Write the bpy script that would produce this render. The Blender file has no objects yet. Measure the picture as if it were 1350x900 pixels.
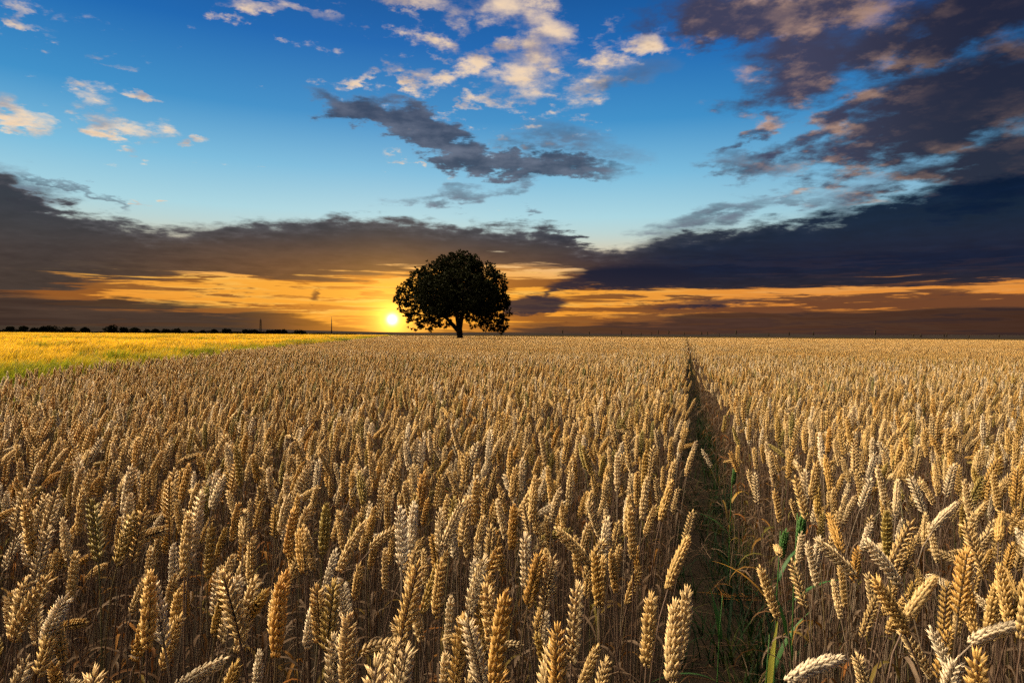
import bpy, bmesh, math, random, os
import numpy as np
from mathutils import Vector, Matrix, Euler

scene = bpy.context.scene
COL = scene.collection
R = math.radians
PI = math.pi
rng = np.random.default_rng(7)
random.seed(7)

# ------------------------------------------------------------------ camera
F_PX = 880.0                       # focal length in photo pixels (1350 wide)
CAM_H = 1.28
ROLL = R(0.42)
PITCH = R(-0.55)
cam_d = bpy.data.cameras.new("camera")
cam_d.sensor_width = 36.0
cam_d.lens = 36.0 * F_PX / 1350.0
cam_d.clip_start = 0.03
cam_d.clip_end = 30000.0
cam = bpy.data.objects.new("camera", cam_d)
COL.objects.link(cam)
cam.location = (0, 0, CAM_H)
CAM_M = (Euler((PI / 2 + PITCH, 0, 0)).to_matrix() @ Matrix.Rotation(ROLL, 3, 'Z'))
cam.rotation_euler = CAM_M.to_euler()
scene.camera = cam
CAM_MI = CAM_M.inverted()


def pix_dir(x, y):
    """Unit direction through pixel (x, y) of the 1350 x 900 photograph."""
    d = CAM_M @ Vector(((x - 675.0) / F_PX, (450.0 - y) / F_PX, -1.0))
    return d.normalized()


def pix_azel(x, y):
    d = pix_dir(x, y)
    return math.degrees(math.atan2(d.x, d.y)), math.degrees(math.asin(d.z))


def to_pix(p):
    q = CAM_MI @ (Vector(p) - Vector((0, 0, CAM_H)))
    if q.z > -1e-4:
        return None
    return 675 + F_PX * q.x / -q.z, 450 - F_PX * q.y / -q.z


SUN_AZ, SUN_EL = pix_azel(517, 421)

# ------------------------------------------------------------------ helpers


def tag(o, label=None, cat=None, group=None, kind=None):
    if label:
        o["label"] = label
    if cat:
        o["category"] = cat
    if group:
        o["group"] = group
    if kind:
        o["kind"] = kind
    return o


def mesh_from(name, verts, faces, smooth=False, attrs=None):
    me = bpy.data.meshes.new(name)
    me.from_pydata([tuple(v) for v in verts], [], faces)
    if smooth:
        me.polygons.foreach_set("use_smooth", [True] * len(me.polygons))
    for k, v in (attrs or {}).items():
        a = me.attributes.new(k, 'FLOAT', 'POINT')
        a.data.foreach_set("value", np.asarray(v, dtype=np.float32))
    me.update()
    return me


class MB:
    """Collects verts, faces and a per-vertex tone."""

    def __init__(self):
        self.v, self.f, self.t = [], [], []

    def add(self, verts, faces, tone=1.0):
        o = len(self.v)
        self.v.extend([tuple(p) for p in verts])
        self.f.extend([tuple(i + o for i in fc) for fc in faces])
        if isinstance(tone, (list, tuple, np.ndarray)):
            self.t.extend(list(tone))
        else:
            self.t.extend([tone] * len(verts))

    def mesh(self, name, smooth=False):
        return mesh_from(name, self.v, self.f, smooth, {"tone": self.t})

    def build(self, name, mat, parent=None, smooth=False):
        me = self.mesh(name, smooth)
        if mat:
            me.materials.append(mat)
        o = bpy.data.objects.new(name, me)
        COL.objects.link(o)
        if parent:
            o.parent = parent
        return o


def empty(name, loc=(0, 0, 0), rz=0.0):
    o = bpy.data.objects.new(name, None)
    o.empty_display_size = 0.2
    COL.objects.link(o)
    o.location = loc
    o.rotation_euler = (0, 0, rz)
    return o


def tube(mb, pts, radii, n=5, tone=1.0, cap=True):
    pts = [Vector(p) for p in pts]
    rings = []
    ref = Vector((0.31, 0.87, 0.13)).normalized()
    for i, p in enumerate(pts):
        t = (pts[min(i + 1, len(pts) - 1)] - pts[max(i - 1, 0)]).normalized()
        a = t.cross(ref)
        if a.length < 1e-3:
            a = t.cross(Vector((1, 0, 0)))
        a.normalize()
        b = t.cross(a)
        rings.append([p + (a * math.cos(2 * PI * k / n) + b * math.sin(2 * PI * k / n)) * radii[i] for k in range(n)])
    verts = [q for r in rings for q in r]
    faces = []
    for i in range(len(pts) - 1):
        for k in range(n):
            k2 = (k + 1) % n
            faces.append((i * n + k, i * n + k2, (i + 1) * n + k2, (i + 1) * n + k))
    if cap:
        faces.append(tuple(range(n))[::-1])
        faces.append(tuple((len(pts) - 1) * n + k for k in range(n)))
    mb.add(verts, faces, tone)


def ribbon(mb, pts, widths, side, fold=0.25, tone=1.0):
    """A thin leaf blade with a slight keel (three verts across)."""
    verts, faces, tones = [], [], []
    m = len(pts)
    for i, p in enumerate(pts):
        p = Vector(p)
        t = (Vector(pts[min(i + 1, m - 1)]) - Vector(pts[max(i - 1, 0)])).normalized()
        s = Vector(side[i]) if isinstance(side, list) else Vector(side)
        s = (s - t * s.dot(t)).normalized()
        nn = t.cross(s)
        w = widths[i]
        verts += [p - s * w + nn * w * fold, p, p + s * w + nn * w * fold]
        tn = tone[i] if isinstance(tone, list) else tone
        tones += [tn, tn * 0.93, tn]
    for i in range(m - 1):
        a = 3 * i
        faces += [(a, a + 1, a + 4, a + 3), (a + 1, a + 2, a + 5, a + 4)]
    mb.add(verts, faces, tones)


# ------------------------------------------------------------------ node sugar
class V:
    """A socket (or number) with arithmetic that makes Math nodes."""
    nt = None

    def __init__(self, s):
        self.s = s

    @staticmethod
    def m(op, *a, clamp=False):
        n = V.nt.nodes.new("ShaderNodeMath")
        n.operation = op
        n.use_clamp = clamp
        for i, x in enumerate(a):
            x = x.s if isinstance(x, V) else x
            if isinstance(x, (int, float)):
                n.inputs[i].default_value = float(x)
            else:
                V.nt.links.new(x, n.inputs[i])
        return V(n.outputs[0])

    def __add__(a, b): return V.m('ADD', a, b)
    __radd__ = __add__
    def __mul__(a, b): return V.m('MULTIPLY', a, b)
    __rmul__ = __mul__
    def __sub__(a, b): return V.m('SUBTRACT', a, b)
    def __rsub__(a, b): return V.m('SUBTRACT', b, a)
    def __truediv__(a, b): return V.m('DIVIDE', a, b)
    def __rtruediv__(a, b): return V.m('DIVIDE', b, a)
    def max(a, b): return V.m('MAXIMUM', a, b)
    def min(a, b): return V.m('MINIMUM', a, b)
    def abs(a): return V.m('ABSOLUTE', a)
    def pow(a, b): return V.m('POWER', a, b)
    def exp(a): return V.m('EXPONENT', a)
    def clamp(a): return V.m('ADD', a, 0.0, clamp=True)


def link_in(inp, x):
    x = x.s if isinstance(x, V) else x
    if isinstance(x, bpy.types.NodeSocket):
        V.nt.links.new(x, inp)
    elif isinstance(x, (tuple, list)) and len(x) == 3 and inp.type == 'RGBA':
        inp.default_value = (*x, 1.0)
    else:
        inp.default_value = x


def sstep(a, b, x):
    n = V.nt.nodes.new("ShaderNodeMapRange")
    n.interpolation_type = 'SMOOTHSTEP'
    n.clamp = True
    link_in(n.inputs['Value'], x)
    link_in(n.inputs['From Min'], a)
    link_in(n.inputs['From Max'], b)
    return V(n.outputs[0])


def mixc(f, a, b, mode='MIX'):
    n = V.nt.nodes.new("ShaderNodeMix")
    n.data_type = 'RGBA'
    n.blend_type = mode
    n.clamp_factor = True
    link_in(n.inputs[0], f)
    link_in(n.inputs[6], a)
    link_in(n.inputs[7], b)
    return n.outputs[2]


def comb(x, y, z):
    n = V.nt.nodes.new("ShaderNodeCombineXYZ")
    for i, q in enumerate((x, y, z)):
        link_in(n.inputs[i], q)
    return n.outputs[0]


def noise(vec, scale, detail=4.0, rough=0.55, lac=2.0, dist=0.0):
    n = V.nt.nodes.new("ShaderNodeTexNoise")
    n.inputs['Scale'].default_value = scale
    n.inputs['Detail'].default_value = detail
    n.inputs['Roughness'].default_value = rough
    n.inputs['Lacunarity'].default_value = lac
    n.inputs['Distortion'].default_value = dist
    if vec is not None:
        V.nt.links.new(vec, n.inputs['Vector'])
    return n


def ramp(f, stops, interp='LINEAR'):
    n = V.nt.nodes.new("ShaderNodeValToRGB")
    cr = n.color_ramp
    cr.interpolation = interp
    while len(cr.elements) < len(stops):
        cr.elements.new(0.5)
    for e, (p, c) in zip(cr.elements, stops):
        e.position = p
        e.color = (*c, 1.0)
    link_in(n.inputs[0], f)
    return n.outputs[0]


def lin(r, g, b):
    def f(c):
        c /= 255.0
        return c / 12.92 if c <= 0.04045 else ((c + 0.055) / 1.055) ** 2.4
    return (f(r), f(g), f(b))


def fcurve(x, pts, xr, yr):
    """Float Curve through (x, y) control points, with ranges xr, yr."""
    n = V.nt.nodes.new("ShaderNodeFloatCurve")
    cu = n.mapping.curves[0]
    pts = sorted(pts)
    q = [((a - xr[0]) / (xr[1] - xr[0]), (b - yr[0]) / (yr[1] - yr[0])) for a, b in pts]
    cu.points[0].location = q[0]
    cu.points[-1].location = q[-1]
    for a, b in q[1:-1]:
        cu.points.new(a, b)
    n.mapping.use_clip = False
    n.mapping.update()
    link_in(n.inputs['Value'], (x - xr[0]) / (xr[1] - xr[0]))
    return V(n.outputs[0]) * (yr[1] - yr[0]) + yr[0]


def new_mat(name):
    m = bpy.data.materials.new(name)
    m.use_nodes = True
    m.node_tree.nodes.clear()
    V.nt = m.node_tree
    out = V.nt.nodes.new("ShaderNodeOutputMaterial")
    return m, out


def node(t, **kw):
    n = V.nt.nodes.new(t)
    for k, v in kw.items():
        setattr(n, k, v)
    return n
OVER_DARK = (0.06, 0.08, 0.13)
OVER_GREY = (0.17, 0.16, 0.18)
OVER_FILL = (160.0, 119.0, 71.0)       # glow added to the unseen sky at left, to light the wheat
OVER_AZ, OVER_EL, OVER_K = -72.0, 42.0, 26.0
SUN_STRENGTH = 5.0
EXPOSURE = 0.0
# ------------------------------------------------------------------ sky
w = bpy.data.worlds.new("World")
scene.world = w
w.use_nodes = True
V.nt = w.node_tree
V.nt.nodes.clear()
wout = node("ShaderNodeOutputWorld")
bg = node("ShaderNodeBackground")
V.nt.links.new(bg.outputs[0], wout.inputs[0])

tc = node("ShaderNodeTexCoord")
sep = node("ShaderNodeSeparateXYZ")
V.nt.links.new(tc.outputs['Generated'], sep.inputs[0])
dx, dy, dz = (V(o) for o in sep.outputs)
DEG = 180.0 / PI
az = V.m('ARCTAN2', dx, dy) * DEG
el = V.m('ARCSINE', dz) * DEG
# the cloud decks as a flat layer overhead, seen in perspective
inv = 1.0 / (dz.max(0.0) + 0.13)
PX, PY = dx * inv, dy * inv
P = comb(PX, PY, 0.0)
sdir = Vector((math.sin(R(SUN_AZ)), math.cos(R(SUN_AZ))))
P_sun = comb(PX + sdir.x * 0.045, PY + sdir.y * 0.10, 0.0)
sun_ang = V.m('ARCCOSINE', (dx * math.sin(R(SUN_AZ)) * math.cos(R(SUN_EL)) + dy * math.cos(R(SUN_AZ)) * math.cos(R(SUN_EL))
                            + dz * math.sin(R(SUN_EL))).min(1.0)) * DEG

nz = noise(P, 2.6, 7.0, 0.60)
nsep = node("ShaderNodeSeparateColor")
V.nt.links.new(nz.outputs['Color'], nsep.inputs[0])
n_r, n_g, n_b = (V(o) - 0.5 for o in nsep.outputs[:3])
nfine = V(noise(P, 9.0, 6.0, 0.62).outputs[0]) - 0.5
nlit = V(noise(P, 5.0, 7.0, 0.6).outputs[0]) - 0.5
nlit_s = V(noise(P_sun, 5.0, 7.0, 0.6).outputs[0]) - 0.5
# long flat streaks near the horizon
nst = V(noise(comb(az * 0.055, el * 1.0, 3.1), 1.0, 6.0, 0.60, dist=0.5).outputs[0]) - 0.5
nst2 = V(noise(comb(az * 0.14, el * 2.2, 9.7), 1.0, 6.0, 0.64, dist=0.5).outputs[0]) - 0.5
nsoft = V(noise(comb(az * 0.06, el * 0.22, 5.5), 1.0, 5.0, 0.55).outputs[0]) - 0.5

low = sstep(0.0, 14.0, el) * 0.85 + 0.15
azw = az + (n_r * 13.0 + nfine * 6.0) * low
elw = el + (n_g * 6.0 + nfine * 3.4) * low


def blob(x, y, a, b, rot=0.0, s=1.0, aw=None, ew=None):
    """1 at the middle of a cloud at photo pixel (x, y), 0 on its outline, half sizes a, b in pixels."""
    caz, cel = pix_azel(x, y)
    ax1, _ = pix_azel(x + 10, y)
    _, ey1 = pix_azel(x, y - 10)
    kx, ky = abs(ax1 - caz) / 10, abs(ey1 - cel) / 10
    c, sn = math.cos(R(rot)), math.sin(R(rot))
    px = ((aw or azw) - caz) / kx
    py = ((ew or elw) - cel) / -ky
    u = (px * c + py * sn) / a
    v = (py * c - px * sn) / b
    return (1.0 - (u * u + v * v)) * s


def union(items):
    r = None
    for it in items:
        q = blob(*it)
        r = q if r is None else r.max(q)
    return r.max(-3.0)


# clear sky: blue above, pale towards the cloud bank, gold in the gap below it
clear = ramp(el / 32.0, [
    (0.00, lin(222, 112, 30)), (0.13, lin(240, 160, 64)), (0.20, lin(214, 214, 190)), (0.31, lin(172, 218, 230)),
    (0.42, lin(124, 192, 226)), (0.55, lin(62, 148, 206)), (0.72, lin(22, 106, 182)), (0.90, lin(8, 76, 146)), (1.0, lin(6, 60, 120))])
sky_n = node("ShaderNodeTexSky")
sky_n.sky_type = 'NISHITA'
sky_n.sun_disc = False
sky_n.sun_elevation = R(SUN_EL)
sky_n.sun_rotation = R(SUN_AZ)
nish = mixc(1.0, sky_n.outputs[0], (0.10, 0.10, 0.10), 'MULTIPLY')
clear = mixc(0.06, clear, nish)
# right side is deeper, near the sun is warmer
clear = mixc(sstep(8.0, 42.0, az) * 0.60 * sstep(5.0, 11.0, el), clear, mixc(1.0, clear, (0.40, 0.52, 0.72), 'MULTIPLY'))
gold_near = sstep(34.0, 3.0, sun_ang)
gold_band = sstep(9.0, 5.0, el)
clear = mixc(sstep(4.0, 24.0, az) * gold_band * 0.8, clear, lin(222, 138, 58))
clear = mixc(gold_near * gold_band * 0.75, clear, lin(250, 172, 56))

# small sunlit cumulus
lit_cov = union([
    (640, 30, 90, 34, 12), (716, 60, 46, 34, 60), (560, 8, 60, 16, 0), (636, 118, 30, 18, -10), (556, 108, 28, 12, -8),
    (486, 95, 24, 9), (690, 100, 60, 40, -30, 0.8), (150, 172, 62, 20, 10), (188, 138, 30, 9, 0), (258, 195, 24, 9), (18, 160, 44, 24, 12),
    (20, 10, 60, 14, 14), (370, 6, 80, 14, 4), (515, 216, 26, 7, 8), (555, 221, 16, 5), (355, 229, 8, 3), (600, 135, 14, 8),
    (770, 110, 70, 46, -38, 0.7), (855, 50, 30, 16, -15), (175, 260, 14, 6), (150, 85, 40, 7, 8, 0.5)])
lit_d = lit_cov * 0.45 + nlit * 1.8 + nfine * 1.0
fluff = union([(650, 80, 190, 105, 20, 1.0), (770, 95, 90, 70, -30, 1.0), (150, 165, 95, 42, 8, 0.9), (500, 90, 90, 40, 0, 0.5), (40, 15, 140, 34, 8, 0.6), (420, 8, 120, 26, 0, 0.7)])
lit_d = lit_d.max(fluff.max(-1.0) * 0.42 + nlit * 1.9 + nfine * 2.9 + n_b * 0.8 - 0.22)
lit_a = sstep(0.0, 0.75, lit_d)
shade = sstep(-0.16, 0.16, nlit - nlit_s + nfine * 0.25)
shade = (shade * 0.75 + sstep(1.0, 0.2, lit_d) * 0.35).clamp()
lit_c = mixc(shade, lin(120, 116, 138), lin(255, 224, 186))
col = mixc(lit_a, clear, lit_c)

# big cloud on the upper right, lit from below along its edges
up_cov = union([
    (1010, 15, 180, 50, 8, 1.3), (1120, 60, 190, 62, -12, 1.3), (1300, 10, 200, 80, -10, 1.6), (1260, 140, 240, 80, -14, 1.6), (1090, 160, 130, 18, -22),
    (1340, 215, 170, 62, -10, 1.4), (1200, 235, 90, 20, -14, 0.8), (1000, 170, 60, 9, -25, 0.8)])
up_d = up_cov * 0.80 + nlit * 1.5 + nfine * 0.9 + n_b * 1.2
up_a = sstep(-0.25, 0.85, up_d)
up_s = (sstep(-0.02, 0.26, nlit - nlit_s + nfine * 0.25 + n_r * 0.25) * 0.75 * sstep(1.6, 0.3, up_d) + 0.04).clamp()
up_c = mixc(up_s, mixc(sstep(22.0, 37.0, az), lin(40, 52, 84), lin(18, 26, 46)), lin(230, 182, 146))
up_c = mixc(sstep(23.0, 36.0, az) * 0.75, up_c, lin(26, 32, 54))
col = mixc(up_a * 0.97, col, up_c)

# slate-blue shreds in shadow
dk_cov = union([
    (480, 146, 100, 24, 14, 1.8), (570, 178, 120, 30, 22, 2.4), (640, 208, 110, 24, 14, 2.4), (720, 224, 110, 18, 4, 2.0), (745, 190, 80, 22, 12, 0.75), (820, 100, 60, 20, -15, 0.6),
    (995, 212, 66, 24, 4), (600, 258, 80, 10, -8, 0.8), (690, 244, 40, 8, -10, 0.7), (710, 280, 22, 7, -8, 0.8), (940, 285, 110, 14, -12),
    (1030, 262, 60, 10, -10, 0.8), (1110, 262, 50, 16, 0, 0.7), (80, 240, 60, 10, 18, 0.9), (140, 265, 46, 9, 14, 0.8), (30, 245, 60, 26, 10)])
dk_d = dk_cov * 0.80 + nfine * 1.5 + nlit * 0.7
dk_a = sstep(-0.35, 1.25, dk_d)
dk_c = mixc(sstep(-0.25, 0.3, nlit - nlit_s + nfine * 0.5), lin(52, 62, 84), lin(104, 110, 128))
dk_c = mixc(sstep(0.7, -0.1, dk_d) * 0.35, dk_c, lin(150, 160, 180))
col = mixc(dk_a * 0.93, col, dk_c)

# the long bank across the whole sky
up_px = [(-120, 205), (0, 222), (60, 258), (100, 278), (170, 292), (230, 297), (300, 290), (360, 288), (420, 284), (500, 290), (600, 293), (680, 296), (730, 300),
         (762, 316), (800, 328), (830, 320), (880, 306), (940, 300), (1000, 292), (1060, 284), (1110, 270), (1180, 262), (1270, 240), (1350, 225), (1460, 210)]
lo_px = [(-120, 400), (0, 388), (60, 384), (120, 374), (200, 372), (300, 364), (400, 368), (470, 360), (540, 356), (620, 350), (700, 346), (750, 350), (790, 376), (850, 386),
         (960, 384), (1060, 380), (1160, 378), (1250, 374), (1350, 372), (1460, 372)]
AZR, ELR = (-46.0, 46.0), (0.0, 20.0)
U = fcurve(azw, [pix_azel(*p) for p in up_px], AZR, ELR)
L = fcurve(az, [pix_azel(*p) for p in lo_px], AZR, ELR)
el_u = el + (n_g * 3.0 + nfine * 2.6)
el_l = el + nst * 5.0 + nst2 * 3.2
bank = sstep(-0.25, 0.75, U - el_u) * sstep(-0.25, 0.40, el_l - L)
grey = mixc(sstep(3.0, 10.0, el), lin(70, 60, 54), lin(52, 55, 64))
navy = mixc(sstep(3.5, 6.0, el), lin(42, 40, 48), lin(13, 30, 55))
bank_c = mixc(sstep(-2.0, 14.0, az + nsoft * 26.0), grey, navy)
bank_c = mixc(sstep(26.0, 5.0, sun_ang) * sstep(9.0, 4.0, el) * 0.55, bank_c, lin(150, 100, 48))
edge = sstep(1.6, 0.1, U - el_u) * 0.30
bank_c = mixc(edge * sstep(30.0, 0.0, az), bank_c, lin(126, 124, 128))
bank_c = mixc(1.0, bank_c, ramp(nlit * 0.7 + nfine * 0.5 + nsoft * 0.5 + 0.5, [(0.2, (0.70, 0.70, 0.72)), (0.8, (1.34, 1.32, 1.30))]), 'MULTIPLY')

# gold gap: dark streaks across it
gap_in = sstep(7.5, 4.8, el)
st_thr = -0.075 + sstep(16.0, 2.0, sun_ang) * 0.07 - sstep(-30.0, -42.0, az) * 0.40 + sstep(6.0, 26.0, az) * 0.035
streak = sstep(-0.02, 0.08, nst * 1.0 + nst2 * 1.3 - st_thr) * gap_in
streak_c = mixc(sstep(2.0, 18.0, az), lin(136, 80, 38), lin(96, 58, 42))
streak_c = mixc(sstep(15.0, 3.0, sun_ang), streak_c, lin(206, 126, 42))
col = mixc(sstep(-0.02, 0.12, nst2 - nst * 0.6) * gap_in * 0.45, col, mixc(sstep(0.0, 25.0, az), lin(255, 206, 104), lin(236, 168, 92)))
col = mixc(streak * 0.92, col, streak_c)
# low bank on the horizon
lo2_px = [(-120, 380), (0, 386), (100, 394), (200, 402), (300, 410), (360, 412), (430, 426), (500, 434), (560, 438), (640, 436), (690, 428), (760, 424), (860, 420), (940, 412),
          (1040, 408), (1150, 410), (1260, 402), (1350, 398), (1460, 396)]
L2 = fcurve(az, [pix_azel(*p) for p in lo2_px], AZR, ELR)
lowb = sstep(-0.20, 0.30, L2 - el - nst * 3.0 - nst2 * 2.4)
low_c = mixc(sstep(-16.0, 14.0, az), lin(60, 50, 45), lin(68, 48, 41))
low_c = mixc(sstep(14.0, 40.0, az), low_c, lin(48, 37, 37))
low_c = mixc(sstep(13.0, 2.5, sun_ang), low_c, lin(170, 104, 34))
low_c = mixc(1.0, low_c, ramp(nst2 * 1.5 + nst * 0.8 + 0.5, [(0.25, (0.72, 0.72, 0.76)), (0.75, (1.40, 1.30, 1.22))]), 'MULTIPLY')
col = mixc(lowb * 0.95, col, low_c)
col = mixc(bank * 0.98, col, bank_c)
# dark puffs hanging below the bank beside the tree, and the smudge on the left
azl = az + nst2 * 3.0 + nfine * 1.2
ell = el + nst * 1.0 + nfine * 1.0
puf = None
for it in [(702, 402, 52, 14, -4, 1.5), (830, 366, 110, 20, 0), (770, 372, 60, 10, -8, 0.9), (930, 400, 90, 6, -3, 0.6), (725, 384, 14, 5, -30, 0.8)]:
    q = blob(*it, *([1.0] if len(it) == 5 else []), aw=azl, ew=ell)
    puf = q if puf is None else puf.max(q)
puf_a = sstep(0.0, 0.7, puf.max(-2.0) + nfine * 0.8)
col = mixc(puf_a * 0.95, col, mixc(sstep(3.0, 6.0, el), lin(44, 40, 52), lin(26, 31, 50)))
smudge = blob(415, 391, 6, 9, 10, 1.0, aw=az + nfine * 2.0, ew=el + nfine * 2.4).max(-2.0)
col = mixc(sstep(-0.4, 1.2, smudge) * 0.9, col, lin(110, 66, 40))

# sun and its aureole
blocked = (1.0 - bank * 0.75)
halo = (sun_ang * -1.3).exp() * 3.0 + (sun_ang * -0.5).exp() * 0.95 + (sun_ang * -0.18).exp() * 0.12 * blocked
col = mixc(1.0, col, mixc((halo * 0.4).clamp(), (0.0, 0.0, 0.0), (2.6, 1.25, 0.16)), 'ADD')
core = (sun_ang * sun_ang * -8.0).exp()
col = mixc(1.0, col, mixc(core, (0.0, 0.0, 0.0), (9.0, 6.5, 2.4)), 'ADD')

# overhead and behind the camera: dim broken cloud, with the added fill glow
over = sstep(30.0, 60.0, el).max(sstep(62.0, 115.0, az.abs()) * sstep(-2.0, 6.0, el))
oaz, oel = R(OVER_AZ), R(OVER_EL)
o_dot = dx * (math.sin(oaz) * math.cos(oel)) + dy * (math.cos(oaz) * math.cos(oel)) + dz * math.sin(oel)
tower = ((o_dot - 1.0) * OVER_K + n_b * 1.5).exp()  # invented bright lobe that lights the wheat; no cloud is known there
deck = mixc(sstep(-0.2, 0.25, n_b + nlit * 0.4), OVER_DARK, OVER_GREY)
deck = mixc(1.0, deck, mixc(tower.min(1.6) * 0.625, (0.0, 0.0, 0.0), OVER_FILL), 'ADD')
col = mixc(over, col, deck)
# below the horizon: nothing but dark land
col = mixc(sstep(-0.2, -1.2, el), col, (0.02, 0.016, 0.010))
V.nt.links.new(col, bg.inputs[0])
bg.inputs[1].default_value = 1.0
w.cycles.sampling_method = 'MANUAL'
w.cycles.sample_map_resolution = 1024

# ------------------------------------------------------------------ sun lamp
sl = bpy.data.lights.new("sun", 'SUN')
sl.energy = SUN_STRENGTH
sl.angle = R(0.6)
sl.color = (1.0, 0.60, 0.24)
sun_o = bpy.data.objects.new("sun", sl)
COL.objects.link(sun_o)
sv = Vector((math.sin(R(SUN_AZ)) * math.cos(R(SUN_EL)), math.cos(R(SUN_AZ)) * math.cos(R(SUN_EL)), math.sin(R(SUN_EL))))
sun_o.rotation_euler = sv.to_track_quat('Z', 'Y').to_euler()
sun_o.location = sv * 50

scene.view_settings.view_transform = 'Standard'
scene.view_settings.look = 'None'
scene.view_settings.gamma = 1.0
scene.view_settings.exposure = EXPOSURE
scene.view_settings.use_curve_mapping = False
scene.cycles.max_bounces = 6
scene.cycles.diffuse_bounces = 1
scene.cycles.transmission_bounces = 3
scene.cycles.use_denoising = False
# ------------------------------------------------------------------ materials
def attr(name, typ='GEOMETRY'):
    n = node("ShaderNodeAttribute")
    n.attribute_name = name
    n.attribute_type = typ
    return n


def plant_mat(name, stops, rough=0.6, transl=0.25, ttint=(1.0, 0.85, 0.5), vary=0.25, nscale=60.0, spec=0.25):
    """Dry or green plant matter: colour picked by the per-plant 'tint', mottled, partly translucent."""
    m, out = new_mat(name)
    t = V(attr("tint", 'INSTANCER').outputs['Fac'])
    tone = V(attr("tone").outputs['Fac'])
    tcn = node("ShaderNodeTexCoord")
    ns = V(noise(tcn.outputs['Object'], nscale, 3.0, 0.6).outputs[0]) - 0.5
    c = ramp((t + ns * 0.10).clamp(), stops)
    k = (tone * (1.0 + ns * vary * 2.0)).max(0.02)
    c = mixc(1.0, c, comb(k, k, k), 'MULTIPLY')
    p = node("ShaderNodeBsdfPrincipled")
    link_in(p.inputs['Base Color'], c)
    p.inputs['Roughness'].default_value = rough
    p.inputs['Specular IOR Level'].default_value = spec
    tr = node("ShaderNodeBsdfTranslucent")
    link_in(tr.inputs[0], mixc(1.0, c, ttint, 'MULTIPLY'))
    mx = node("ShaderNodeMixShader")
    mx.inputs[0].default_value = transl
    V.nt.links.new(p.outputs[0], mx.inputs[1])
    V.nt.links.new(tr.outputs[0], mx.inputs[2])
    V.nt.links.new(mx.outputs[0], out.inputs[0])
    return m


# tint: 0 green-tan, .2 olive gold, .4 gold, .55 tan, .75 straw, 1 bleached, amber sits at .3
M_EAR = plant_mat("wheat_ear", [
    (0.00, (0.22, 0.23, 0.08)), (0.14, (0.40, 0.32, 0.10)), (0.28, (0.56, 0.33, 0.085)), (0.42, (0.60, 0.41, 0.135)), (0.60, (0.60, 0.445, 0.195)),
    (0.80, (0.66, 0.53, 0.30)), (1.00, (0.74, 0.67, 0.52))], 0.45, 0.28, (1.0, 0.74, 0.34), 0.25, 260.0, 0.45)
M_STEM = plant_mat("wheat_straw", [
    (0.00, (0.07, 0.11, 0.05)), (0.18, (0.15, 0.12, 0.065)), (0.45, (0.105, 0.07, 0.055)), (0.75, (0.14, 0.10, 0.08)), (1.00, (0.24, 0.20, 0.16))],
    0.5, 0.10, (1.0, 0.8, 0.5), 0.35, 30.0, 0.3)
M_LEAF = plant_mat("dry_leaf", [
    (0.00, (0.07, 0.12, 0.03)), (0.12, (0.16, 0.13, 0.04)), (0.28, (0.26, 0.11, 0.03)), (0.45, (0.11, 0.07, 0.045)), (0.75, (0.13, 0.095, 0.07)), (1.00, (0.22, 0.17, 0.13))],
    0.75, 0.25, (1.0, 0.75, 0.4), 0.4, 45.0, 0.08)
M_GREEN = plant_mat("green_blade", [
    (0.00, (0.008, 0.024, 0.015)), (0.45, (0.018, 0.045, 0.016)), (0.75, (0.08, 0.085, 0.02)), (1.00, (0.22, 0.12, 0.03))],
    0.6, 0.3, (0.9, 1.0, 0.35), 0.35, 25.0, 0.08)
M_SHOOT = plant_mat("green_shoot", [
    (0.00, (0.03, 0.13, 0.055)), (0.45, (0.09, 0.21, 0.05)), (0.75, (0.30, 0.30, 0.05)), (1.00, (0.55, 0.27, 0.05))],
    0.5, 0.35, (0.9, 1.0, 0.35), 0.3, 25.0, 0.25)
M_BARLEY = plant_mat("barley_awn", [
    (0.00, (0.20, 0.26, 0.03)), (0.35, (0.44, 0.35, 0.05)), (0.70, (0.64, 0.45, 0.05)), (1.00, (0.78, 0.56, 0.08))],
    0.45, 0.6, (1.0, 0.88, 0.40), 0.25, 20.0, 0.25)
M_BARLEY_STEM = plant_mat("barley_stem", [
    (0.00, (0.08, 0.13, 0.02)), (0.5, (0.14, 0.18, 0.03)), (1.00, (0.24, 0.22, 0.04))],
    0.5, 0.4, (0.9, 1.0, 0.3), 0.3, 20.0, 0.25)


def flat_mat(name, stops, scale, detail=6.0, rough=0.9, bump=0.0, coord='Object', spec=0.15):
    m, out = new_mat(name)
    tcn = node("ShaderNodeTexCoord")
    n1 = V(noise(tcn.outputs[coord], scale, detail, 0.62).outputs[0])
    n2 = V(noise(tcn.outputs[coord], scale * 0.13, 3.0, 0.5).outputs[0])
    p = node("ShaderNodeBsdfPrincipled")
    link_in(p.inputs['Base Color'], ramp(n1 * 0.7 + n2 * 0.3, stops))
    p.inputs['Roughness'].default_value = rough
    p.inputs['Specular IOR Level'].default_value = spec
    if bump:
        b = node("ShaderNodeBump")
        b.inputs['Strength'].default_value = bump
        b.inputs['Distance'].default_value = 0.03
        link_in(b.inputs['Height'], n1)
        V.nt.links.new(b.outputs[0], p.inputs['Normal'])
    V.nt.links.new(p.outputs[0], out.inputs[0])
    return m


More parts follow.
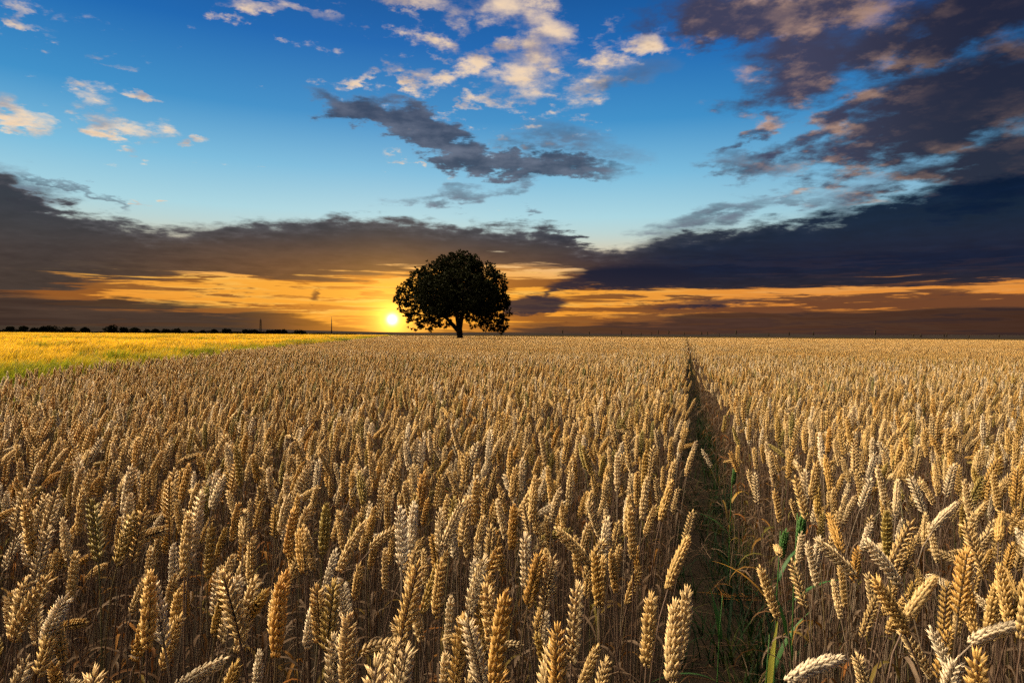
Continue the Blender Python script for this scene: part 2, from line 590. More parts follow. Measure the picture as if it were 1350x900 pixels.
M_SOIL = flat_mat("soil", [(0.25, (0.010, 0.0075, 0.005)), (0.5, (0.019, 0.014, 0.010)), (0.8, (0.036, 0.027, 0.018))], 18.0, bump=0.8)
M_LAND = flat_mat("far_land", [(0.25, (0.020, 0.018, 0.009)), (0.5, (0.045, 0.034, 0.015)), (0.8, (0.07, 0.05, 0.022))], 0.05, rough=1.0, spec=0.0)
M_HILL = flat_mat("wooded_hill", [(0.3, (0.018, 0.016, 0.017)), (0.7, (0.028, 0.024, 0.024))], 0.004, rough=1.0, spec=0.0)
M_BARK = flat_mat("bark", [(0.3, (0.015, 0.011, 0.008)), (0.5, (0.030, 0.022, 0.016)), (0.75, (0.05, 0.04, 0.03))], 9.0, bump=1.0)
M_STEEL = flat_mat("galvanised_steel", [(0.3, (0.025, 0.022, 0.02)), (0.7, (0.05, 0.045, 0.04))], 2.0, rough=0.8)
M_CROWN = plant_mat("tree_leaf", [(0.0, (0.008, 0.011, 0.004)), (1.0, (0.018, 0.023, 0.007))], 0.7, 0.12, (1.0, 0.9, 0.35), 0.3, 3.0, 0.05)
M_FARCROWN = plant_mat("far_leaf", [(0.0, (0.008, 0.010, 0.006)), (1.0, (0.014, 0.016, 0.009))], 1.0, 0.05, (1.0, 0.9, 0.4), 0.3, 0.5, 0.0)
# ------------------------------------------------------------------ ground, path, hills
PATH_AZ = R(pix_azel(905, 443)[0])
PD = Vector((math.sin(PATH_AZ), math.cos(PATH_AZ), 0))      # along the path
PN = Vector((math.cos(PATH_AZ), -math.sin(PATH_AZ), 0))     # to its right
PATH_L, PATH_R = -0.065, 0.27


def grid_sheet(name, x0, x1, y0, y1, nx, ny, z, mat, amp=0.0, kind='structure'):
    xs = np.linspace(x0, x1, nx)
    ys = np.linspace(y0, y1, ny)
    vs = [(x, y, z + (rng.normal() * amp if amp else 0.0)) for y in ys for x in xs]
    fs = [(j * nx + i, j * nx + i + 1, (j + 1) * nx + i + 1, (j + 1) * nx + i) for j in range(ny - 1) for i in range(nx - 1)]
    me = mesh_from(name, vs, fs, True)
    me.materials.append(mat)
    o = bpy.data.objects.new(name, me)
    COL.objects.link(o)
    return tag(o, kind=kind)


# one sheet to the horizon, soil near by and farmland beyond
gv, gf = [], []
rad = [0.0, 20.0, 60.0, 110.0, 130.0, 300.0, 800.0, 2500.0, 9000.0]
NS = 48
gv.append((0, 0, 0))
for r_ in rad[1:]:
    for k in range(NS):
        a = 2 * PI * k / NS
        gv.append((r_ * math.cos(a), r_ * math.sin(a), 0))
for k in range(NS):
    gf.append((0, 1 + k, 1 + (k + 1) % NS))
for j in range(len(rad) - 2):
    for k in range(NS):
        a, b = 1 + j * NS + k, 1 + j * NS + (k + 1) % NS
        gf.append((a, a + NS, b + NS, b))
gme = mesh_from("ground", gv, gf)
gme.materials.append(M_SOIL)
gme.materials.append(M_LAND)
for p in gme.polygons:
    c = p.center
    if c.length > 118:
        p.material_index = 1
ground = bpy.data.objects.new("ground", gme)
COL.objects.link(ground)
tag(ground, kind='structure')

# trodden wheel track: an uneven strip of soil
pv, pf = [], []
NP = 240
for i in range(NP):
    s = -1.5 + 94.0 * (i / (NP - 1)) ** 1.6
    for t, dz_ in ((PATH_L - 0.06, 0.004), (PATH_L + 0.08, 0.006), (0.10, 0.010), (PATH_R - 0.06, 0.006), (PATH_R + 0.06, 0.004)):
        q = PD * s + PN * (t + rng.normal() * 0.008)
        pv.append((q.x, q.y, dz_ + abs(rng.normal()) * 0.004))
for i in range(NP - 1):
    for k in range(4):
        a = i * 5 + k
        pf.append((a, a + 1, a + 6, a + 5))
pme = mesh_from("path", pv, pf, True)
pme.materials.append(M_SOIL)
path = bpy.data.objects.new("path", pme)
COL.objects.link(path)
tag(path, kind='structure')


def ridge(dist, a0, a1, pts, name="hills"):
    """A long low ridge; pts: (azimuth, height above the plain) control points."""
    n = 160
    az_ = np.linspace(a0, a1, n)
    h = np.interp(az_, [p[0] for p in pts], [p[1] for p in pts])
    h = h + np.convolve(rng.normal(size=n + 8), np.ones(9) / 9, 'valid') * h.max() * 0.10
    vs, fs = [], []
    for a, hh in zip(az_, h):
        s, c = math.sin(R(a)), math.cos(R(a))
        hh = max(hh, 0.5)
        for d, z in ((0, -2), (dist * 0.06, hh * 0.55), (dist * 0.13, hh), (dist * 0.24, hh * 0.8), (dist * 0.4, -2)):
            vs.append((s * (dist + d), c * (dist + d), z))
    for i in range(n - 1):
        for k in range(4):
            q = i * 5 + k
            fs.append((q, q + 5, q + 6, q + 1))
    me = mesh_from(name, vs, fs, True)
    me.materials.append(M_HILL)
    o = bpy.data.objects.new(name, me)
    COL.objects.link(o)
    return tag(o, kind='structure')


ridge(4200, -75, 75, [(-75, 30), (-40, 34), (-33, 40), (-26, 38), (-18, 26), (-8, 14), (-3, 18), (3, 16), (9, 10), (16, 16), (20, 26), (24, 22), (30, 18), (40, 22), (75, 20)])
# ------------------------------------------------------------------ wheat plants
def centre(h, lean, nod, ear_len, wob=0.0):
    """Points, tangents along stem and ear in the XZ plane; returns (stem pts, ear pts, ear tangents, ear normals)."""
    n_st, n_ear = 14, 24
    pts, ths = [], []
    x = z = y = 0.0
    L = h + ear_len
    ds = L / 60
    s = 0.0
    fine = [(0.0, 0.0, 0.0, lean * 0.1)]
    for i in range(60):
        s = (i + 0.5) * ds
        u = s / L
        th = lean * (0.12 + 0.88 * u ** 1.6)
        k = min(max((s - (h - 0.10)) / (0.10 + ear_len * 0.6), 0.0), 1.0)
        th += nod * (k * k * (3 - 2 * k))
        x += math.sin(th) * ds
        z += math.cos(th) * ds
        y += math.sin(u * 5.0) * wob * ds
        fine.append((x, y, z, th))
    fine = np.array(fine)
    sv_ = np.linspace(0, L, 61)

    def at(q):
        return [np.interp(q, sv_, fine[:, j]) for j in range(4)]
    stem = [Vector(at(q)[:3]) for q in np.linspace(0, h + ear_len * 0.95, n_st)]
    return stem, at


def kernel(mb, base, axis, flat, length, wid, thick, segs, rings, tone, tip):
    """A plump husk: swollen low, keeled, drawn out to a sharp point."""
    axis = axis.normalized()
    s1 = (flat - axis * flat.dot(axis)).normalized()
    s2 = axis.cross(s1)
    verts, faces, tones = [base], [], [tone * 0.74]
    for j in range(rings):
        t = (j + 1) / (rings + 1)
        rr = math.sin(PI * t ** 0.74) ** 0.62
        c = base + axis * (length * t) + s2 * (thick * 0.35 * math.sin(PI * t))
        for k in range(segs):
            a = 2 * PI * k / segs
            keel = 1.0 + 0.16 * math.cos(2 * a)
            verts.append(c + s1 * (math.cos(a) * wid * rr * keel) + s2 * (math.sin(a) * thick * rr))
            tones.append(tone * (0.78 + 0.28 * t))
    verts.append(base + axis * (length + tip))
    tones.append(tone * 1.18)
    for k in range(segs):
        faces.append((0, 1 + (k + 1) % segs, 1 + k))
        for j in range(rings - 1):
            a, b = 1 + j * segs + k, 1 + j * segs + (k + 1) % segs
            faces.append((a, b, b + segs, a + segs))
        e = 1 + (rings - 1) * segs
        faces.append((e + k, e + (k + 1) % segs, len(verts) - 1))
    mb.add(verts, faces, tones)


def build_ear(mb, at, h, ear_len, phi, lod, rnd, fat=1.0):
    n_sp = {0: 19, 1: 18, 2: 10, 3: 6}[lod]
    Y = Vector((0, 1, 0))
    for k in range(n_sp):
        u = (k + 0.3) / n_sp
        x, y, z, th = at(h + ear_len * 0.90 * u)
        T = Vector((math.sin(th), 0, math.cos(th)))
        N = Vector((math.cos(th), 0, -math.sin(th)))
        e1 = N * math.cos(phi) + Y * math.sin(phi)
        e2 = Y * math.cos(phi) - N * math.sin(phi)
        sd = 1 if k % 2 else -1
        size = (0.72 + 0.38 * min(u * 5, 1.0)) * (1.0 - 0.34 * max(u - 0.62, 0) / 0.38) * rnd.uniform(0.86, 1.12) * fat
        base = Vector((x, y, z)) + e1 * (sd * 0.0016)
        tip0 = 0.0026 + (0.004 if u > 0.86 else 0.0) * rnd.random()
        tn = rnd.uniform(0.86, 1.10)
        if lod == 0:
            spec = [(-1.0, 0.60, 0.0088, 0.0026, 0.0), (1.0, 0.60, 0.0088, 0.0026, 0.0), (-0.55, 1.0, 0.0112, 0.0030, 0.0010),
                    (0.55, 1.0, 0.0112, 0.0030, 0.0010), (0.0, 1.3, 0.0104, 0.0027, 0.0030)]
            sg, rg = 6, 4
        elif lod == 1:
            spec = [(-0.8, 0.9, 0.0110, 0.0032, 0.0), (0.8, 0.9, 0.0110, 0.0032, 0.0), (0.0, 1.2, 0.0110, 0.0030, 0.002)]
            sg, rg = 4, 2
        elif lod == 2:
            spec = [(-0.7, 0.9, 0.0165, 0.0046, 0.0), (0.7, 0.9, 0.0165, 0.0046, 0.0)]
            sg, rg = 3, 1
        else:
            spec = [(0.0, 0.9, 0.026, 0.0075, 0.0)]
            sg, rg = 3, 1
        for (sp, out_, ln, wd, lift) in spec:
            A = T * 1.0 + e1 * (sd * (0.56 * out_ + rnd.uniform(-0.12, 0.20))) + e2 * (sp * 0.62 + rnd.uniform(-0.14, 0.14))
            b = base + e2 * (sp * 0.0030 * size) + e1 * (sd * lift) + T * (lift * 0.8)
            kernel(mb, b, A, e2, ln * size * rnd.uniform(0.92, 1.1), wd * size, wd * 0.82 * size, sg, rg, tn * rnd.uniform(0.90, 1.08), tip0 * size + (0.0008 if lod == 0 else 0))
    if lod <= 1:
        # the tip spikelet
        x, y, z, th = at(h + ear_len * 0.90)
        T = Vector((math.sin(th), 0, math.cos(th)))
        for q in (-1, 0, 1):
            kernel(mb, Vector((x, y, z)), T + Y * (0.28 * q), Y, 0.0115 * fat, 0.0021 * fat, 0.0019 * fat, 5 if lod == 0 else 4, 3 if lod == 0 else 2, 1.05, 0.004)


def build_stem(mb, stem, r, n):
    rr = [r * (1.0 - 0.35 * (i / (len(stem) - 1))) for i in range(len(stem))]
    m = len(stem)
    tones = []
    for i in range(m):
        tones += [1.0 + 0.06 * math.sin(i * 1.9)] * n
    tube(mb, stem, rr, n, tones, cap=False)


def build_leaf(mb, stem, rnd, h0=None, ln=None, seg=7, droop=1.6):
    """A withered blade leaving the stem, curling over and down."""
    m = len(stem)
    u = h0 if h0 is not None else rnd.uniform(0.25, 0.66)
    p = stem[min(int(u * (m - 1)), m - 1)].copy()
    a = rnd.uniform(0, 2 * PI)
    out_ = Vector((math.cos(a), math.sin(a), 0))
    side = Vector((-math.sin(a), math.cos(a), 0))
    ln = ln or rnd.uniform(0.10, 0.22)
    th = rnd.uniform(0.2, 0.6)
    k = rnd.uniform(1.0, 1.7) * droop
    pts, wd, sides, tn = [], [], [], []
    tw = rnd.uniform(-1.6, 1.6)
    for i in range(seg + 1):
        t = i / seg
        pts.append(p.copy())
        wd.append(0.0048 * (math.sin(PI * min(t * 0.85 + 0.15, 1.0)) ** 0.7 * (1 - 0.4 * t) + 0.06))
        s_ = side * math.cos(tw * t) + Vector((0, 0, 1)) * math.sin(tw * t)
        sides.append(s_)
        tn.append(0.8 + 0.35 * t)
        ang = th + k * t * 1.5
        p = p + (out_ * math.sin(ang) + Vector((0, 0, 1)) * math.cos(ang)) * (ln / seg) + side * rnd.uniform(-0.003, 0.003)
    ribbon(mb, pts, wd, sides, 0.35, tn)


# (lean, nod, ear face turn): the postures an ear takes
POSES = []
for i in range(16):
    pr = random.Random(100 + i)
    if i < 8:
        POSES.append((R(pr.uniform(2, 9)), R(pr.uniform(0, 14)), pr.uniform(0, PI)))          # upright
    elif i < 13:
        POSES.append((R(pr.uniform(9, 17)), R(pr.uniform(6, 22)), pr.uniform(0, PI)))        # leaning
    else:
        POSES.append((R(pr.uniform(9, 18)), R(pr.uniform(45, 95)), pr.uniform(0, PI)))        # nodding
POSE_WORD = ['upright'] * 8 + ['leaning'] * 5 + ['nodding'] * 3
H_STEM = 0.765

NEAR = []          # (stem mesh, ear mesh, leaf mesh) used by the individual stalks
POSE_TOP = []      # where the ear's middle sits, local
for i, (lean, nod, phi) in enumerate(POSES):
    rnd = random.Random(500 + i)
    el_ = rnd.uniform(0.084, 0.114)
    stem, at = centre(H_STEM, lean, nod, el_, rnd.uniform(-0.04, 0.04))
    sm, em = MB(), MB()
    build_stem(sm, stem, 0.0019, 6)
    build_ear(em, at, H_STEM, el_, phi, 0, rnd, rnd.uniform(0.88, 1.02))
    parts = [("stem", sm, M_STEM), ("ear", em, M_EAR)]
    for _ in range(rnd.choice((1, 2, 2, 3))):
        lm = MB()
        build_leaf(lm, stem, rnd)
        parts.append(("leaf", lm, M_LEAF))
    NEAR.append([])
    for nm, mb, mat in parts:
        me = mb.mesh(nm, True)
        me.materials.append(mat)
        NEAR[-1].append((nm, me, mat, mb))
    q = at(H_STEM + el_ * 0.5)
    POSE_TOP.append(Vector(q[:3]))

LIB = bpy.data.collections.new("plant_library")     # sources of the scattered mass, never linked to the scene


def lib_add(name, mbs):
    """One mesh with several material slots from (MB, material) pairs."""
    v, f, t, mi = [], [], [], []
    mats = []
    for j, (mb, mat) in enumerate(mbs):
        o = len(v)
        v += mb.v
        f += [tuple(i + o for i in fc) for fc in mb.f]
        t += mb.t
        mi += [j] * len(mb.f)
        mats.append(mat)
    me = mesh_from(name, v, f, True, {"tone": t})
    for mt in mats:
        me.materials.append(mt)
    me.polygons.foreach_set("material_index", mi)
    ob = bpy.data.objects.new(name, me)
    LIB.objects.link(ob)
    return ob


for i in range(16):        # 0..15 near plants, full detail
    mbs = [(q[3], q[2]) for q in NEAR[i]]
    lib_add("wheat_a_%02d" % i, mbs)
for i, (lean, nod, phi) in enumerate(POSES):        # 16..31 middle distance
    rnd = random.Random(500 + i)
    el_ = rnd.uniform(0.084, 0.114)
    stem, at = centre(H_STEM, lean, nod, el_)
    sm, em, lm = MB(), MB(), MB()
    build_stem(sm, stem[::2] + [stem[-1]], 0.0019, 4)
    build_ear(em, at, H_STEM, el_, phi, 1, rnd, 0.97)
    for _ in range(2):
        build_leaf(lm, stem, rnd, seg=4)
    lib_add("wheat_b_%02d" % i, [(sm, M_STEM), (em, M_EAR), (lm, M_LEAF)])


def clump(name, size, n, lod, seed):
    rnd = random.Random(seed)
    sm, em, lm = MB(), MB(), MB()
    for _ in range(n):
        lean, nod, phi = POSES[rnd.randrange(16)]
        el_ = rnd.uniform(0.084, 0.114)
        sc = rnd.uniform(0.93, 1.05)
        stem, at = centre(H_STEM, lean * rnd.uniform(0.6, 1.2), nod, el_)
        s2, e2, l2 = MB(), MB(), MB()
        build_stem(s2, [stem[0], stem[6], stem[9], stem[-1]], 0.0021, 3)
        build_ear(e2, at, H_STEM, el_, rnd.uniform(0, PI), lod, rnd, 1.0)
        if rnd.random() < 0.7:
            build_leaf(l2, stem, rnd, seg=3)
        rot = Matrix.Rotation(rnd.gauss(0.35, 1.3), 3, 'Z')
        off = Vector((rnd.uniform(-size / 2, size / 2), rnd.uniform(-size / 2, size / 2), 0))
        tn = rnd.choice((0.8, 0.9, 1.0, 1.0, 1.1, 1.22))
        for src, dst in ((s2, sm), (e2, em), (l2, lm)):
            dst.add([rot @ (Vector(p) * sc) + off for p in src.v], src.f, [q * tn for q in src.t])
    return lib_add(name, [(sm, M_STEM), (em, M_EAR), (lm, M_LEAF)])


CL = 0.36
N_CLUMP = int(CL * CL * 175)
for i in range(8):                                   # 32..39 clumps
    clump("wheat_c_%02d" % i, CL, N_CLUMP, 2, 900 + i)
for i in range(8):                                   # 40..47 far clumps
    clump("wheat_d_%02d" % i, CL * 2, N_CLUMP * 4, 3, 950 + i)


# ---- where wheat grows
EDGE_A = Vector((-4.95, 6.5))          # the border with the barley
EDGE_B = Vector((-13.3, 58.0))
ED = (EDGE_B - EDGE_A).normalized()
EN = Vector((-ED.y, ED.x))             # towards the barley
FIELD_END = 190.0


def side_of_border(x, y):
    """> 0 on the barley side."""
    return (x - EDGE_A.x) * EN.x + (y - EDGE_A.y) * EN.y


def wheat_mask(x, y, far_trim=0.0, margin=0.0):
    t = x * PN.x + y * PN.y
    s = x * PD.x + y * PD.y
    edge = 0.03 * np.sin(s * 3.1) + 0.02 * np.sin(s * 7.7 + 1.0)
    on_path = (t > PATH_L + edge * 0.6 - margin) & (t < PATH_R + edge + margin)
    barley = side_of_border(x, y) > 0.12 * np.sin(y * 1.7) - margin
    end = y > FIELD_END + 0.01 * x + np.sin(x * 0.6) * 0.4
    return ~(on_path | barley | end)


def jitter(pitch, r0, r1, half=50.0, back=0.0):
    """A jittered grid in the ring sector that the camera (or one beside it) could see."""
    n = int(r1 / pitch) + 2
    gx, gy = np.meshgrid(np.arange(-n, n + 1), np.arange(-4 if back else 0, n + 1))
    x = (gx.ravel() + rng.uniform(-0.5, 0.5, gx.size)) * pitch
    y = (gy.ravel() + rng.uniform(-0.5, 0.5, gx.size)) * pitch
    r = np.hypot(x, y)
    a = np.degrees(np.arctan2(np.abs(x) - 1.2, y + 0.6))
    k = (r >= r0) & (r < r1) & (a < half) & (y > -back)
    return x[k], y[k]


PITCH_W = 1.0 / math.sqrt(195.0)


def tint_for(x, y, n):
    base = np.interp(x, [-6, 0, 6], [0.40, 0.50, 0.52])
    t = base + 0.03 + rng.normal(0, 0.17, n)
    big = rng.random(n)
    t = np.where(big < 0.10, rng.uniform(0.0, 0.15, n), t)
    t = np.where(big > 0.91, rng.uniform(0.75, 1.0, n), t)
    return np.clip(t, 0.0, 1.0)


def pose_pick(n):
    p = rng.random(n)
    return np.where(p < 0.60, rng.integers(0, 8, n), np.where(p < 0.92, rng.integers(8, 13, n), rng.integers(13, 16, n)))


def scatter(name, groups, kind='stuff'):
    """One object: points with rotation, scale, plant index and tint, instanced by geometry nodes."""
    P_, Rz, Tx, Sc, Id, Ti = [np.concatenate([g[j] for g in groups]) for j in range(6)]
    n = len(Sc)
    me = bpy.data.meshes.new(name)
    me.vertices.add(n)
    me.vertices.foreach_set("co", P_.astype(np.float32).ravel())
    rot = np.stack([Tx[:, 0], Tx[:, 1], Rz], 1).astype(np.float32)
    me.attributes.new("rot", 'FLOAT_VECTOR', 'POINT').data.foreach_set("vector", rot.ravel())
    me.attributes.new("scl", 'FLOAT', 'POINT').data.foreach_set("value", Sc.astype(np.float32))
    me.attributes.new("tint", 'FLOAT', 'POINT').data.foreach_set("value", Ti.astype(np.float32))
    me.attributes.new("idx", 'INT', 'POINT').data.foreach_set("value", Id.astype(np.int32))
    me.update()
    ob = bpy.data.objects.new(name, me)
    COL.objects.link(ob)
    ng = bpy.data.node_groups.new(name + "_scatter", 'GeometryNodeTree')
    ng.interface.new_socket("Geometry", in_out='INPUT', socket_type='NodeSocketGeometry')
    ng.interface.new_socket("Geometry", in_out='OUTPUT', socket_type='NodeSocketGeometry')
    gi, go = ng.nodes.new("NodeGroupInput"), ng.nodes.new("NodeGroupOutput")
    ci = ng.nodes.new("GeometryNodeCollectionInfo")
    ci.inputs['Collection'].default_value = LIB
    ci.inputs['Separate Children'].default_value = True
    ci.inputs['Reset Children'].default_value = True
    ip = ng.nodes.new("GeometryNodeInstanceOnPoints")
    ip.inputs['Pick Instance'].default_value = True

    def named(nm, typ):
        q = ng.nodes.new("GeometryNodeInputNamedAttribute")
        q.data_type = typ
        q.inputs['Name'].default_value = nm
        return q.outputs['Attribute']
    er = ng.nodes.new("FunctionNodeEulerToRotation")
    ng.links.new(named("rot", 'FLOAT_VECTOR'), er.inputs[0])
    ng.links.new(gi.outputs[0], ip.inputs['Points'])
    ng.links.new(ci.outputs[0], ip.inputs['Instance'])
    ng.links.new(named("idx", 'INT'), ip.inputs['Instance Index'])
    ng.links.new(er.outputs[0], ip.inputs['Rotation'])
    ng.links.new(named("scl", 'FLOAT'), ip.inputs['Scale'])
    ng.links.new(ip.outputs[0], go.inputs[0])
    md = ob.modifiers.new("scatter", 'NODES')
    md.node_group = ng
    return tag(ob, kind=kind)


def lie(x, y, k=1.0):
    """Slow drifts over the field, -1..1: where the crop stands taller, riper or leans another way."""
    x, y = x * k, y * k
    return (np.sin(x * 0.9 + 1.7 * np.sin(y * 0.37)) + np.sin(y * 0.61 + 1.3 * np.sin(x * 0.53 + 2.0)) + np.sin((x + y) * 1.7 + 0.5)) / 3.0


def rows(x, y, idx, tint, smin=0.86, smax=1.07, tilt=0.075, rz=None):
    n = len(x)
    P_ = np.stack([x, y, np.zeros(n)], 1)
    rz = rng.normal(0.5, 1.2, n) + 0.8 * lie(x + 5, y, 1.3) if rz is None else rz
    sc = rng.uniform(smin, smax, n) * (1.0 + 0.045 * lie(x, y) + 0.03 * lie(x, y, 0.13))
    tint = np.clip(tint + 0.10 * lie(y, x, 0.7) + 0.08 * lie(x, y, 0.11), 0, 1)
    t = x * PN.x + y * PN.y
    lip = (idx < 32) & (((t > PATH_R) & (t < PATH_R + 0.10)) | ((t < PATH_L) & (t > PATH_L - 0.10))) & (rng.random(n) < 0.8)
    idx = np.where(lip, (idx // 16) * 16 + idx % 8, idx)       # the lips of the track stand upright
    return (P_, rz, rng.normal(0, tilt, (n, 2)), sc, idx, tint)


# near plants: one by one
nx_, ny_ = jitter(PITCH_W, 0.30, 3.2, 60.0, back=0.25)
k_ = wheat_mask(nx_, ny_)
nx_, ny_ = nx_[k_], ny_[k_]
near = rows(nx_, ny_, pose_pick(len(nx_)), tint_for(nx_, ny_, len(nx_)))
# ------------------------------------------------------------------ the stalks that show largest: things of their own
GROUP_W = "ripe wheat stalks at the front of the field"
ear_pix = []
for i in range(len(nx_)):
    M = Matrix.Translation(near[0][i]) @ Euler((near[2][i][0], near[2][i][1], near[1][i])).to_matrix().to_4x4() @ Matrix.Scale(near[3][i], 4)
    q = M @ POSE_TOP[near[4][i]]
    px = to_pix(q)
    d = math.hypot(q.x, q.y)
    ear_pix.append((px, d, q))

# stalks placed by hand after the photograph: ear middle (photo px), ear length px, pose, tint, look, label
HERO = [
    # x, y, px length, lean, nod, heading (deg, 0 = right, 90 = away), tint, label
    (1310, 832, 96, 20, 62, 12, 0.97, "bleached white wheat ear drooping right, lowest at the right end of the field"),
    (1074, 880, 84, 16, 70, 20, 1.00, "bleached white wheat ear bowing rightwards over the right side of the dark path"),
    (1245, 680, 90, 22, 36, 18, 0.92, "pale wheat ear stretched far to the right among the stalks right of the path"),
    (1165, 742, 66, 15, 24, 165, 0.95, "pale wheat ear leaning left towards the path, near a green stem"),
    (1102, 735, 58, 16, 34, 170, 0.85, "slim straw wheat ear tipped left, closest to the green shoots by the path"),
    (888, 848, 110, 5, 6, 60, 0.72, "big pale wheat ear, upright and frayed, at the left lip of the path"),
    (893, 742, 96, 16, 22, 40, 0.55, "long tan wheat ear reaching right over the left lip of the path"),
    (878, 660, 80, 14, 12, 35, 0.50, "tan wheat ear leaning right at the path's left lip, behind the two large ones"),
    (367, 815, 98, 3, 5, 80, 0.30, "single amber wheat ear, straight and brightest orange, in the front of the field"),
    (196, 805, 100, 3, 8, 100, 0.42, "golden upright wheat ear with a second ear leaning against its foot"),
    (306, 800, 112, 8, 10, 170, 0.60, "tan wheat ear leaning slightly left, just left of the amber ear"),
    (262, 888, 76, 16, 48, 12, 0.94, "bleached wheat ear lying over to the right at the very bottom of the field"),
    (340, 890, 60, 4, 4, 90, 1.00, "white wheat ear tip poking up below the amber ear"),
    (735, 880, 96, 3, 5, 90, 0.34, "golden wheat ear seen from close by at the bottom edge, between tree and path"),
    (598, 690, 96, 12, 14, 20, 0.84, "straw wheat ear leaning right, topmost of a tight bunch in the middle"),
    (756, 720, 60, 17, 30, 172, 0.66, "tan wheat ear tipped left, alone before the path's left stalks"),
    (40, 800, 110, 9, 20, 20, 0.52, "tan wheat ear leaning right at the left end of the field's front"),
    (1175, 800, 72, 14, 18, 168, 0.48, "tan wheat ear bent left low down on the right of the path"),
    (1212, 790, 96, 14, 40, 25, 0.66, "thick tan wheat ear arching right over its neighbours right of the path"),
    (463, 720, 84, 13, 16, 15, 0.70, "straw wheat ear leaning right beside a rusty folded leaf"),
]
SKIP = set()
hero_objs = []


def stalk(name, loc, rz, tilt, scl, meshes, tint, label):
    root = empty(name, loc)
    root.rotation_euler = (tilt[0], tilt[1], rz)
    root.scale = (scl, scl, scl)
    tag(root, label, "wheat stalk", GROUP_W)
    for nm, me in meshes:
        o = bpy.data.objects.new(nm, me)
        COL.objects.link(o)
        o.parent = root
        o["tint"] = float(tint)
    return root


for hi, (hx, hy, hl, lean, nod, head, tint, label) in enumerate(HERO):
    rnd = random.Random(40 + hi)
    el_ = 0.094
    stem, at = centre(H_STEM, R(lean), R(nod), el_, rnd.uniform(-0.02, 0.02))
    # foreshortening: how long the ear looks from here
    q0, q1 = Vector(at(H_STEM)[:3]), Vector(at(H_STEM + el_)[:3])
    rot = Matrix.Rotation(R(head), 3, 'Z')
    vec = rot @ (q1 - q0)
    mid = rot @ Vector(at(H_STEM + el_ * 0.5)[:3])
    d = pix_dir(hx, hy)
    app = (vec - d * vec.dot(d)).length
    depth = F_PX * app / hl                       # along the view axis, nearly
    ray_z = d.z / d.y
    # the ear's height follows from its distance; scale the stalk so that it stands on the soil
    pos = Vector((0, 0, CAM_H)) + d * (depth / d.y)
    scl = min(max(pos.z / mid.z, 0.86), 1.10)
    # keep the ear on its sight line at the height the stalk gives it
    pos = Vector((0, 0, CAM_H)) + d * ((mid.z * scl - CAM_H) / d.z)
    base = pos - mid * scl
    base.z = 0.0
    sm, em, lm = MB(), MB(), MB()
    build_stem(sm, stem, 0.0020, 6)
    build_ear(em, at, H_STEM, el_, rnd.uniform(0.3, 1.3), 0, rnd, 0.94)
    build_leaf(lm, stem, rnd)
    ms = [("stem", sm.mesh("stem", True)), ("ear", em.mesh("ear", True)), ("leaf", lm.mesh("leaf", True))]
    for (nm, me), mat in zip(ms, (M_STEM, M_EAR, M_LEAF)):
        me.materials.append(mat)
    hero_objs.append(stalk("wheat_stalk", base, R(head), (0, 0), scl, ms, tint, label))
    # make room: drop the scattered plants that would stand in front of it or on it
    dist = pos.xy.length
    for i, (px, dd, q) in enumerate(ear_pix):
        if px is None:
            continue
        if (dd < dist + 0.02 and abs(px[0] - hx) < hl * 0.42 and abs(px[1] - hy) < hl * 0.75) or (Vector((nx_[i], ny_[i])) - base.xy).length < 0.022:
            SKIP.add(i)

# the rest of the three hundred: the nearest ears in the frame
cand = []
for i, (px, dd, q) in enumerate(ear_pix):
    if i in SKIP or px is None:
        continue
    if -10 < px[0] < 1360 and px[1] < 915:
        cand.append((q - Vector((0, 0, CAM_H))).length)
        ear_pix[i] = (px, dd, q, cand[-1])
order = sorted([i for i in range(len(ear_pix)) if len(ear_pix[i]) == 4], key=lambda i: ear_pix[i][3])[:300 - len(HERO)]
chosen = set(order)


def look_of(t):
    for lim, wd in ((0.10, "greenish"), (0.22, "olive"), (0.36, "amber"), (0.47, "golden"), (0.60, "tan"), (0.78, "straw-coloured"), (0.90, "pale")):
        if t < lim:
            return wd
    return "bleached"


def sector_of(px, t_lat):
    if t_lat > PATH_R:
        return "right of the path" if px < 1150 else "at the field's right end"
    if px > 800:
        return "left of the path"
    for lim, wd in ((110, "at the field's left end"), (260, "below the far masts' left"), (400, "below the lattice mast"), (480, "below the thin mast"),
                    (560, "below the sun"), (690, "below the lone tree")):
        if px < lim:
            return wd.replace("below the far masts' left", "below the far dark trees")
    return "between tree and path"


def band_of(py):
    return "lowest row" if py > 850 else "front row" if py > 790 else "second row" if py > 735 else "third row" if py > 690 else "fourth row"


ORD = ["first", "second", "third", "fourth", "fifth", "sixth", "seventh", "eighth", "ninth"]
NUM = {2: "two", 3: "three", 4: "four", 5: "five", 6: "six", 7: "seven"}
buckets = {}
info = {}
for i in order:
    px, dd, q, _d = ear_pix[i]
    pose = POSE_WORD[near[4][i]]
    if pose != 'upright':
        M = Euler((near[2][i][0], near[2][i][1], near[1][i])).to_matrix() @ Vector((1, 0, 0))
        way = "right" if M.x > 0.4 else "left" if M.x < -0.4 else "away" if M.y > 0 else "forward"
        pose = pose + " " + way
    lab = f"{look_of(near[5][i])} wheat stalk {pose} {band_of(px[1])} {sector_of(px[0], q.x * PN.x + q.y * PN.y)}"
    buckets.setdefault(lab, []).append(i)
    info[i] = lab
for lab, mem in buckets.items():
    if len(mem) > 1:
        mem.sort(key=lambda i: ear_pix[i][0][0])
        for k, i in enumerate(mem):
            if len(mem) == 2:
                info[i] = lab + (", left one of two" if k == 0 else ", right one of two")
            else:
                info[i] = lab + ", " + ORD[min(k, 8)] + " from left"
